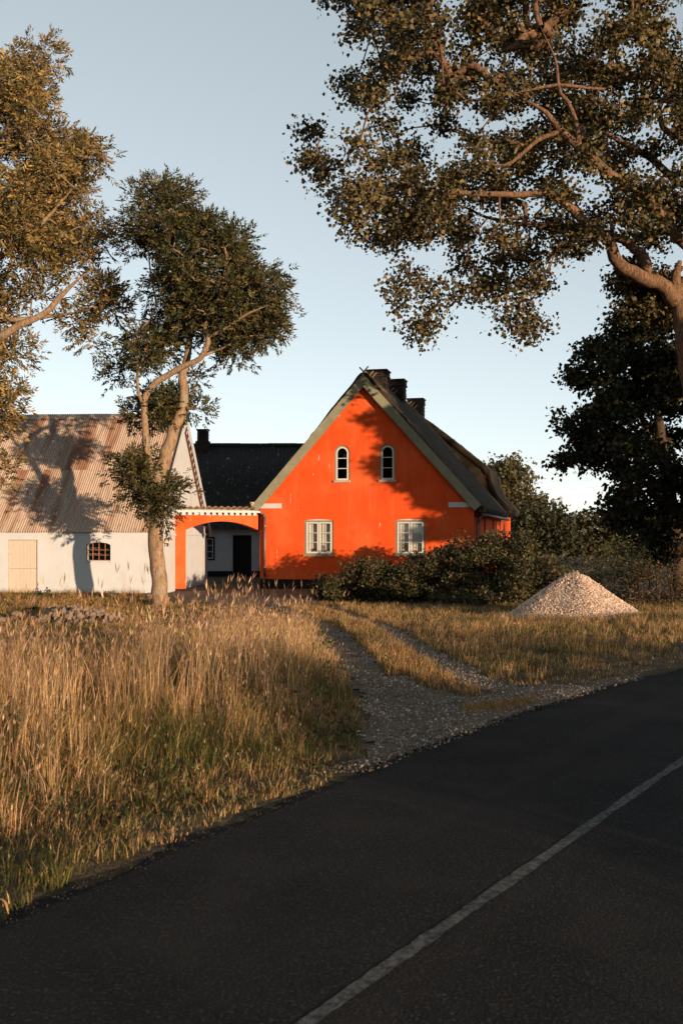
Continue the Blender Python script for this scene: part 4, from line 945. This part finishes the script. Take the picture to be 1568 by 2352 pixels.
pebbles(np.c_[x, y, h + .008], rng.uniform(.008, .019, n) * np.where(rng.uniform(0, 1, n) < .12, 1.7, 1), g * np.array([1.04, .75, .57]), 'gravel', heap)['kind'] = 'stuff'

n = 420; a = rng.uniform(0, 6.28, n); rr = 1.02 + np.abs(rng.normal(0, .16, n)); g = rng.uniform(.3, .7, n)[:, None]
pebbles(np.c_[np.cos(a) * rr * 1.45, np.sin(a) * rr * 1.3, np.full(n, .02)], rng.uniform(.012, .04, n), g * np.array([1, .83, .69]), 'rolled_stones', heap)['kind'] = 'stuff'
# ------------------------------------------------------------------ pile of field stones
def stone_mesh(seed, sub=2):
    import bmesh
    bm = bmesh.new(); bmesh.ops.create_icosphere(bm, subdivisions=sub, radius=1); r = np.random.default_rng(seed)
    pl = unit(r.standard_normal((9, 3))); of = r.uniform(.55, .9, 9)
    for v in bm.verts:
        p = np.array(v.co)
        for a, o in zip(pl, of):
            d = p @ a - o
            if d > 0: p = p - a * d * .9
        v.co = p * np.array([1.15, .9, .75])
    me = bpy.data.meshes.new('stone'); bm.to_mesh(me); bm.free(); me.materials.append(M['fieldstone']); return me
stm = [stone_mesh(q) for q in range(7)]
sp = P(165, 1425, 22.2); spz = float(ground_z(np.array([sp[0]]), np.array([sp[1]]))[0])
pile = empty('stone_pile', (sp[0], sp[1], spz)); tag(pile, 'spread pile of small broken field stones in front of the barn', 'stone pile')
for q in range(250):
    x = rng.normal(0, .62); y = rng.normal(0, .7)
    if abs(x) > 1.15 or abs(y) > 1.5: continue
    o = link('stone', stm[rng.integers(7)], pile); s_ = rng.uniform(.035, .085) * (1.25 if rng.uniform() < .12 else 1)
    hh = .30 * math.exp(-(x / .75) ** 2 - (y / .85) ** 2)
    o.location = (x, y, hh * rng.uniform(.5, 1.0) + .02); o.scale = (s_ * rng.uniform(.8, 1.4), s_ * rng.uniform(.8, 1.2), s_ * rng.uniform(.6, 1.0)); o.rotation_euler = tuple(rng.uniform(0, 6.28, 3))
for (px, py, D, s_, lab) in ((116, 1402, 23.4, .19, 'largest pale boulder on top of the stone pile'), (166, 1402, 23.6, .15, 'rounded boulder behind the middle of the stone pile'),
                             (2, 1425, 21.5, .16, 'whitish boulder at the left picture edge beside the stone pile'), (40, 1412, 22.6, .13, 'reddish boulder at the left end of the stone pile'),
                             (232, 1404, 23.5, .13, 'flat stone lying at the right end of the stone pile'), (347, 1372, 29.2, .20, 'dark boulder lying against the barn corner behind the tree trunk')):
    q = P(px, py, D); o = link('boulder', stm[int(px) % 7]); o.location = (q[0], q[1], max(q[2], float(ground_z(np.array([q[0]]), np.array([q[1]]))[0]) + .06)); o.scale = (s_, s_ * .9, s_ * .85); o.rotation_euler = (rng.uniform(-.4, .4), rng.uniform(-.4, .4), rng.uniform(0, 6))
    tag(o, lab, 'boulder')

# ------------------------------------------------------------------ window pots
yl = .078
pot(-1.80, .925 + dZ + .082, yl, .046, .10, M['terracotta'], 'terracotta flower pot in the left casement of the left window', 'flower pot', (40, .03, .06, (.06, .06, .02)))
pot(-1.45, .925 + dZ + .082, yl, .042, .08, M['dark_ceramic'], 'dark flower pot with spindly plant in the left window', 'flower pot', (60, .05, .22, (.06, .06, .02)))
pot(-1.31, .925 + dZ + .082, yl, .042, .07, M['white_ceramic'], 'small white pot beside the spindly plant in the left window', 'flower pot', (40, .03, .05, (.4, .3, .22)))
pot(1.38, .935 + dZ + .082, yl, .046, .09, M['terracotta'], 'potted bushy plant in the left casement of the right window', 'flower pot', (140, .07, .26, (.09, .09, .03)))
pot(1.78, .935 + dZ + .082, yl, .042, .11, M['red_ceramic'], 'red mug on the sill of the right window', 'mug', None, 'mug')

# ------------------------------------------------------------------ grasses
def blades(pos, h, w, lean, col, az=None):
    n = len(pos); az = rng.uniform(0, 6.28, n) if az is None else az; sa = rng.uniform(0, 6.28, n)
    ld = np.c_[np.cos(az), np.sin(az), np.zeros(n)]; sdv = np.c_[np.cos(sa), np.sin(sa), np.zeros(n)] * (w / 2)[:, None]
    up = np.array([0, 0, 1.0]); H = h[:, None]; Ln = (h * lean)[:, None]
    m = pos + up * H * .55 + ld * Ln * .3; t = pos + up * H * (1 - .35 * lean[:, None] ** 2) + ld * Ln
    V = np.stack([pos - sdv, pos + sdv, m - sdv * .75, m + sdv * .75, t], 1)
    k = 5 * np.arange(n)[:, None]; T = np.concatenate([k + [0, 1, 3], k + [0, 3, 2], k + [2, 3, 4]])
    return V.reshape(-1, 3), T, np.repeat(col, 5, axis=0), t
STRAW, PALE, GREEN, RUST, DKG = (.68, .385, .15), (.86, .57, .31), (.16, .145, .036), (.42, .175, .07), (.055, .062, .018)
def grass(name, label, n, xr, yr, mask, hfun, wr, leanr, cols, wts, head=0.0, cam_only=True, keep=None, green=0.0):
    nc = n // 14; cx_ = rng.uniform(*xr, nc); cy_ = rng.uniform(*yr, nc); ti = rng.integers(0, nc, n)      # blades grow in tufts
    ox, oy = rng.normal(0, 1, (2, n)) * .045; x = cx_[ti] + ox; y = cy_[ti] + oy; s = poly_sd(x, y, EC2)
    th_ = rng.uniform(.45, 1.25, nc); tc_ = rng.uniform(.65, 1.3, nc); ta_ = rng.normal(.3, 1.0, nc); tl_ = rng.uniform(.3, 1.3, nc)
    k = mask(x, y, s)
    if cam_only: k &= (np.abs(x) < .343 * y + 1.0)
    x, y, s, ti, ox, oy = x[k], y[k], s[k], ti[k], ox[k], oy[k]; h = hfun(x, y, s) * rng.uniform(.6, 1.15, len(x)) * (th_[ti] if not keep else 1); k = h > .02
    x, y, s, h, ti, ox, oy = x[k], y[k], s[k], h[k], ti[k], ox[k], oy[k]; n = len(x)
    patch = wob(x, y, .9, 3.0) + .5 * wob(x, y, 2.7, 1.0); c = pal(n, cols, wts)
    if green:
        m = (patch + rng.normal(0, .5, n)) > green; c[m] = pal(int(m.sum()), [GREEN, DKG], [3, 1])
    c = c * tc_[ti][:, None]; az = np.where(rng.uniform(0, 1, n) < .5, np.arctan2(oy, ox), ta_[ti]) + rng.normal(0, .5, n)
    V, T, cc, tip = blades(np.c_[x, y, ground_z(x, y, s) - .01], h, rng.uniform(*wr, n), rng.uniform(*leanr, n) * tl_[ti], c, az)
    if head:
        q = rng.uniform(0, 1, n) < head; tp = tip[q]; m = len(tp)
        hd, T2 = leaf_cards(tp - [0, 0, .02], rng.normal(0, .25, (m, 3)) + [.1, 0, 1.0], h[q] * .07 + .025, .10); hd2, T3 = leaf_cards(tp - [0, 0, .02], rng.normal(0, .25, (m, 3)) + [.1, 0, 1.0], h[q] * .06 + .02, .10)
        hc = np.repeat(pal(m, [PALE, STRAW, (.46, .28, .21), (.34, .18, .13)], [2, 1.5, 3, 1.5]), 4, axis=0)
        T = np.concatenate([T, T2 + len(V), T3 + len(V) + len(hd)]); V = np.concatenate([V, hd, hd2]); cc = np.concatenate([cc, hc, hc])
    return tag(npmesh(name, V, T, M['grass'], None, cc), label, 'grass', kind='stuff')
def xl(y): return np.interp(y, [6, 7.4, 9.3, 11.5, 13.3, 16.8, 20, 24, 28], [-.6, .26, .24, .14, .0, -.28, -.55, -1.2, -2.4])
left = lambda x, y, s: (s > .05 + .07 * wob(x, y, 3)) & (x < xl(y) - .04 + .12 * wob(x, y, 2.5, 2.)) & ~drive_mask(x, y)
def cap(x, y):
    k = np.interp(CX + x / y * F, [0, 260, 330, 620], [.1035, .1025, .095, .0815]); return np.clip(1.90 - k * y, .08, 2)
def hl(x, y, s):
    t = sstep(.1, 2.6, s); drv = sstep(0, .9, xl(y) - x)
    return np.minimum(.9 * cap(x, y), (.12 + .34 * t * (.75 + .6 * wob(x, y, .8, 1.) + .45 * wob(x, y, 2.3, 4.))) * (.45 + .55 * drv))
grass('meadow_grass', 'dense dry meadow grass between road and barn', 300000, (-9, .6), (4, 21), left, hl, (.0022, .0055), (.15, 1.0), [STRAW, PALE, GREEN, RUST, DKG], [5, 1.6, 3.5, 1.5, 1], .05, green=.35)
def hl2(x, y, s):
    return np.where(s > .9, 1.05 * np.minimum(cap(x, y), (.28 + .8 * sstep(.8, 3.2, s) * (.75 + .4 * wob(x, y, .7, 4.))) * (.35 + .65 * sstep(.1, .8, xl(y) - x))), 0)
grass('tall_straw', 'tall pale seed stalks standing above the meadow grass', 27000, (-9, .4), (5, 20), lambda x, y, s: left(x, y, s) & (wob(x, y, .6, 7.) > -.55), hl2, (.0026, .0048), (.05, .6), [PALE, STRAW, (.44, .25, .16)], [3, 3, 1.5], .7)
grass('verge_grass', 'short dry grass of the verge below the gravel heap', 150000, (0, 12), (10.5, 26.5), lambda x, y, s: (s > .15 + .12 * wob(x, y, 3)) & ~drive_mask(x, y) & (x > xl(y) + .5) & (np.hypot((x - gp[0]) / 1.5, (y - gp[1]) / 1.25) > .93),
      lambda x, y, s: .05 + .11 * sstep(.2, 2.2, s) * (1 + .4 * wob(x, y, 1.1, 2.)), (.004, .009), (.1, .7), [STRAW, PALE, GREEN, RUST], [4, 1.6, 3.2, 1.2], .18, green=.5)
grass('track_grass', 'strip of dry grass between the two wheel tracks', 42000, (-1.5, 2.4), (9.4, 26), lambda x, y, s: (s > .25) & ~drive_mask(x, y) & (x > xl(y) + .25) & (poly_sd(x, y, TRR) > 0), lambda x, y, s: .06 + .11 * sstep(.3, 2, s) * (1 - .4 * sstep(16, 22, y)), (.004, .008), (.1, .8), [STRAW, GREEN, RUST], [4, 2.2, 1], .12)
grass('yard_grass', 'thin dry grass along the foot of the white barn', 90000, (-12.5, 1.5), (20, 31.2), lambda x, y, s: ~drive_mask(x, y, -.05) & (y < 30.8 - .06 * (x + 6)) & (rng.uniform(0, 1, len(x)) < np.where(x > -4, .45, 1)), lambda x, y, s: (.06 + .10 * (1 + wob(x, y, .9, 6.)) * .6 + .12 * sstep(29.4, 30.4, y) * (x < -6)) * np.where(x > -4.5, .55, 1), (.006, .012), (.1, .7), [STRAW, RUST, GREEN], [4, 1.3, 2.2], .12, green=.7)
grass('roadside_grass', 'rough grass on the near side of the road', 9000, (-1, 14), (-6, 9), lambda x, y, s: (s < -ROADW - .3) & (s > -ROADW - 3.5), lambda x, y, s: .22 + .28 * sstep(.3, 2, -ROADW - s) * (.8 + .5 * wob(x, y, .8)), (.008, .016), (.1, .6), [STRAW, GREEN], [2, 1], .2, cam_only=False)
# a few broad leaved weeds
def weed(px, py, D, h, n, lab):
    q = P(px, py, D); z = float(ground_z(np.array([q[0]]), np.array([q[1]]))[0]); t = empty('weed', (q[0], q[1], z)); tag(t, lab, 'weed')
    c = rng.uniform(0, 1, (n, 1)) * np.array([0, 0, h]) + rng.normal(0, .12 * h + .04, (n, 3)) * [1, 1, .3]; c[:, 2] = np.abs(c[:, 2])
    V, T = leaf_cards(c, rng.standard_normal((n, 3)) + [0, 0, .3], rng.uniform(.06, .13, n), .6)
    npmesh('leaves', V, T, M['leaf'], t, np.repeat(pal(n, [(.10, .11, .03), (.06, .07, .02)], [1, 1]), 4, axis=0))
    mb = MB()
    for k in range(3): mb.bar((0, 0, 0), (rng.normal(0, .1), rng.normal(0, .1), h * rng.uniform(.7, 1.1)), .006, 4)
    mb.build('stem', M['bark_dark'], t)
n = 9000; u = rng.integers(110, 225, n); o = rng.normal(0, .05, n); q = EF[u] - NF[u] * o[:, None] + rng.normal(0, .03, (n, 2)); k = (q[:, 1] > 3.5) & (q[:, 1] < 17); q = q[k]; n = len(q)
tag(pebbles(np.c_[q, np.where(o[k] < 0, .004, -.02)], rng.uniform(.0015, .005, n), rng.uniform(.04, .17, n)[:, None] * np.array([1, .75, .52]), 'roadside_grit'), 'dirt and grit along the edge of the asphalt', 'grit', kind='stuff')
x = rng.uniform(1.2, 2.35, 2600); y = rng.normal(10.0, .17, 2600) + (x - 1.75) * .25; s_ = poly_sd(x, y, EC2); k = s_ > .12; x, y, s_ = x[k], y[k], s_[k]; n = len(x)
V, T, cc, _t = blades(np.c_[x, y, ground_z(x, y, s_)], rng.uniform(.03, .11, n), rng.uniform(.003, .006, n), rng.uniform(.2, .9, n), pal(n, [STRAW, GREEN, RUST], [3, 2, 1]))
tag(npmesh('grass_island', V, T, M['grass'], None, cc), 'small patch of grass in the gravel at the drive mouth', 'grass', kind='stuff')
n = 30000; x = rng.uniform(-8, .3, n); y = rng.uniform(4.5, 18, n); s_ = poly_sd(x, y, EC2); k = left(x, y, s_) & (np.abs(x) < .343 * y + .8) & (wob(x, y, 1.1, 9.) + .6 * wob(x, y, 3.1, 2.) > .35); x, y, s_ = x[k], y[k], s_[k]; n = len(x)
V, T = leaf_cards(np.c_[x, y, ground_z(x, y, s_) + rng.uniform(.02, .34, n) * sstep(.1, 2, s_)], rng.standard_normal((n, 3)) + [0, 0, .4], rng.uniform(.03, .075, n), .45)
tag(npmesh('meadow_weeds', V, T, M['grass'], None, np.repeat(pal(n, [(.10, .12, .035), (.06, .075, .022), (.16, .13, .05)], [2, 2, 1]), 4, axis=0)), 'low green weeds growing among the meadow grass', 'weeds', kind='stuff')
weed(112, 1372, 30.3, .22, 40, 'broad leaved weed at the barn wall right of the door')
weed(256, 1374, 30.3, .16, 24, 'small weed at the barn wall below the arched window')
weed(85, 1408, 24.2, .16, 60, 'green weeds behind the left end of the stone pile')
weed(150, 1400, 24.4, .14, 50, 'green weeds behind the largest boulder')
weed(492, 1352, 34.2, .10, 30, 'small weed at the foot of the archway pillar')

# ------------------------------------------------------------------ plants out of view: shade casters right, sky blockers added behind and left
def side_tree(label, x, y, z0, z1, r, n, L=.2, arm=None):
    base = (x, y, float(ground_z(np.array([x]), np.array([y]))[0]) - .05); c = rng.standard_normal((n, 3)); c = unit(c) * rng.uniform(.35, 1, (n, 1)) ** .5
    if arm:
        m_ = n // 7; cc_ = c[:m_]; k_ = rng.integers(0, m_, n); c = cc_[k_] + rng.normal(0, 1, (n, 3)) * [.17, .17, .045]
    c = c * [r, r, (z1 - z0) / 2] * (1 + .2 * wob(c[:, 0] * 3, c[:, 2] * 3)[:, None]) + [x, y, (z0 + z1) / 2]
    if arm: c = np.concatenate([c, np.repeat(np.array(arm), 2, axis=0) + rng.normal(0, .15, (2 * len(arm), 3))])
    limbs = [(np.array([base, (x + .1, y, (z0 + z1) / 3), (x, y + .1, z0 + .75 * (z1 - z0))]), np.array([.3, .22, .06]))]
    make_tree('offscreen_tree', label, base, limbs, c, scatter(30, .3, L, .7, [(.08, .07, .024), (.055, .05, .02)], [1, 1]), 'bark_dark', rtip=.012)
def shade_crown(poly, ncl, per, R, y0, dy):
    """foliage of a tree at depth y0 whose shade falls inside an outline on the gable plane"""
    p = np.array(poly, float); x = rng.uniform(p[:, 0].min(), p[:, 0].max(), 9000); y = rng.uniform(p[:, 1].min(), p[:, 1].max(), 9000); k = in_poly(x, y, p) & (poly_edge_dist(x, y, p) > 5); x, y = x[k], y[k]
    o = np.array([.788, 34.32]); nrm = np.array([math.sin(HR), math.cos(HR)]); dx = (x - CX) / F; D = (o @ nrm) / (dx * nrm[0] + nrm[1])
    w_ = P(x, y, D).T; t = (w_[:, 1] - y0 + rng.uniform(-dy, dy, len(x))) / sd[1]; c = w_ - t[:, None] * np.array(sd); keep = [c[0]]
    for q in c[1:]:
        if len(keep) >= ncl: break
        if np.min(np.linalg.norm(np.array(keep) - q, axis=1)) > R * .7: keep.append(q)
    c = np.array(keep); k = np.repeat(np.arange(len(c)), per)
    return np.concatenate([c, c[k] + rng.normal(0, 1, (len(k), 3)) * R * np.array([.5, .5, .16])])
sc = np.concatenate([shade_crown([(838, 936), (880, 944), (930, 962), (975, 1000), (1120, 1150), (1130, 1400), (1010, 1400), (1040, 1330), (1090, 1290), (1000, 1290), (1080, 1252), (1100, 1225), (990, 1242), (930, 1222), (1000, 1200), (1040, 1160), (990, 1170), (965, 1130), (930, 1118), (850, 1116), (905, 1092), (870, 1078), (843, 1066), (845, 1026), (900, 1030), (900, 1000), (862, 978)], 150, 5, .36, 22, 1.2),
                     shade_crown([(985, 985), (1000, 930), (1080, 860), (1300, 830), (1420, 1000), (1420, 1300), (1340, 1400), (1135, 1400), (1125, 1150)], 190, 5, .42, 22, 1.3)])
tb = (14.6, 22.0, float(ground_z(np.array([14.6]), np.array([22.0]))[0]) - .05)
make_tree('offscreen_tree', 'layered tree beside the road beyond the right picture edge', tb, [(np.array([tb, (14.5, 22, 2.6), (14.7, 22.2, 5.5), (14.9, 22, 8.5)]), np.array([.26, .2, .14, .04])),
          (np.array([(14.6, 22, 4.4), (13, 22, 6.0), (11.2, 22, 6.9)]), np.array([.10, .06, .03])), (np.array([(14.5, 22, 2.8), (13, 22, 3.7), (11.8, 22, 4.2)]), np.array([.09, .05, .02]))], sc,
          scatter(30, .15, .15, .7, [(.08, .07, .024), (.055, .05, .02)], [1, 1], (0, 0, 0), .35), 'bark_dark', rtip=.009)
side_tree('tall tree beside the road further to the right', 29, 16.5, 1.5, 14.5, 4.8, 420)
def road_bush(label, bx, by, hw, ht, n):
    ta = rng.uniform(-hw, hw, n); c = np.c_[bx + .79 * ta + rng.normal(0, .3, n), by + .61 * ta + rng.normal(0, .3, n), rng.uniform(.1, 1, n) * ht * (1 - .35 * (ta / hw) ** 2)]
    make_tree('offscreen_bush', label, (bx, by, 0), [(np.array([(bx + a, by + b, 0), (bx + a * 2, by + b * 2, ht * .6)]), np.array([.03, .015])) for a, b in ((.2, .2), (-.3, -.1), (.1, .0))], c,
              scatter(32, .17, .09, .6, [(.07, .07, .025)], [1]), 'bark_dark', cat='bush', rtip=.006)
road_bush('low dense bush on the near side of the road right of the camera', 8.7, -.6, 1.7, 1.75, 340)
road_bush('unseen wider bush added on the near side of the road to shade the verge', 14.0, .9, 3.0, 1.75, 480)  # unseen, added and widened to throw shade on the right verge
side_tree('unseen tall tree added behind the camera to block sky light', -9.5, -6, 1.5, 14, 4.2, 420, .36)  # four unseen trees from here on, added to hold back sky light
side_tree('unseen broad tree added further behind the camera to block sky light', -14, -13, 1.5, 15, 5, 420, .4)
side_tree('unseen tree added left of the camera and well behind it to block sky light', -3.5, -15, 2, 14, 4.2, 380, .36)
side_tree('unseen tree added beyond the left picture edge to block sky light', -15.5, 2.5, 1.2, 13, 4.5, 420, .36)
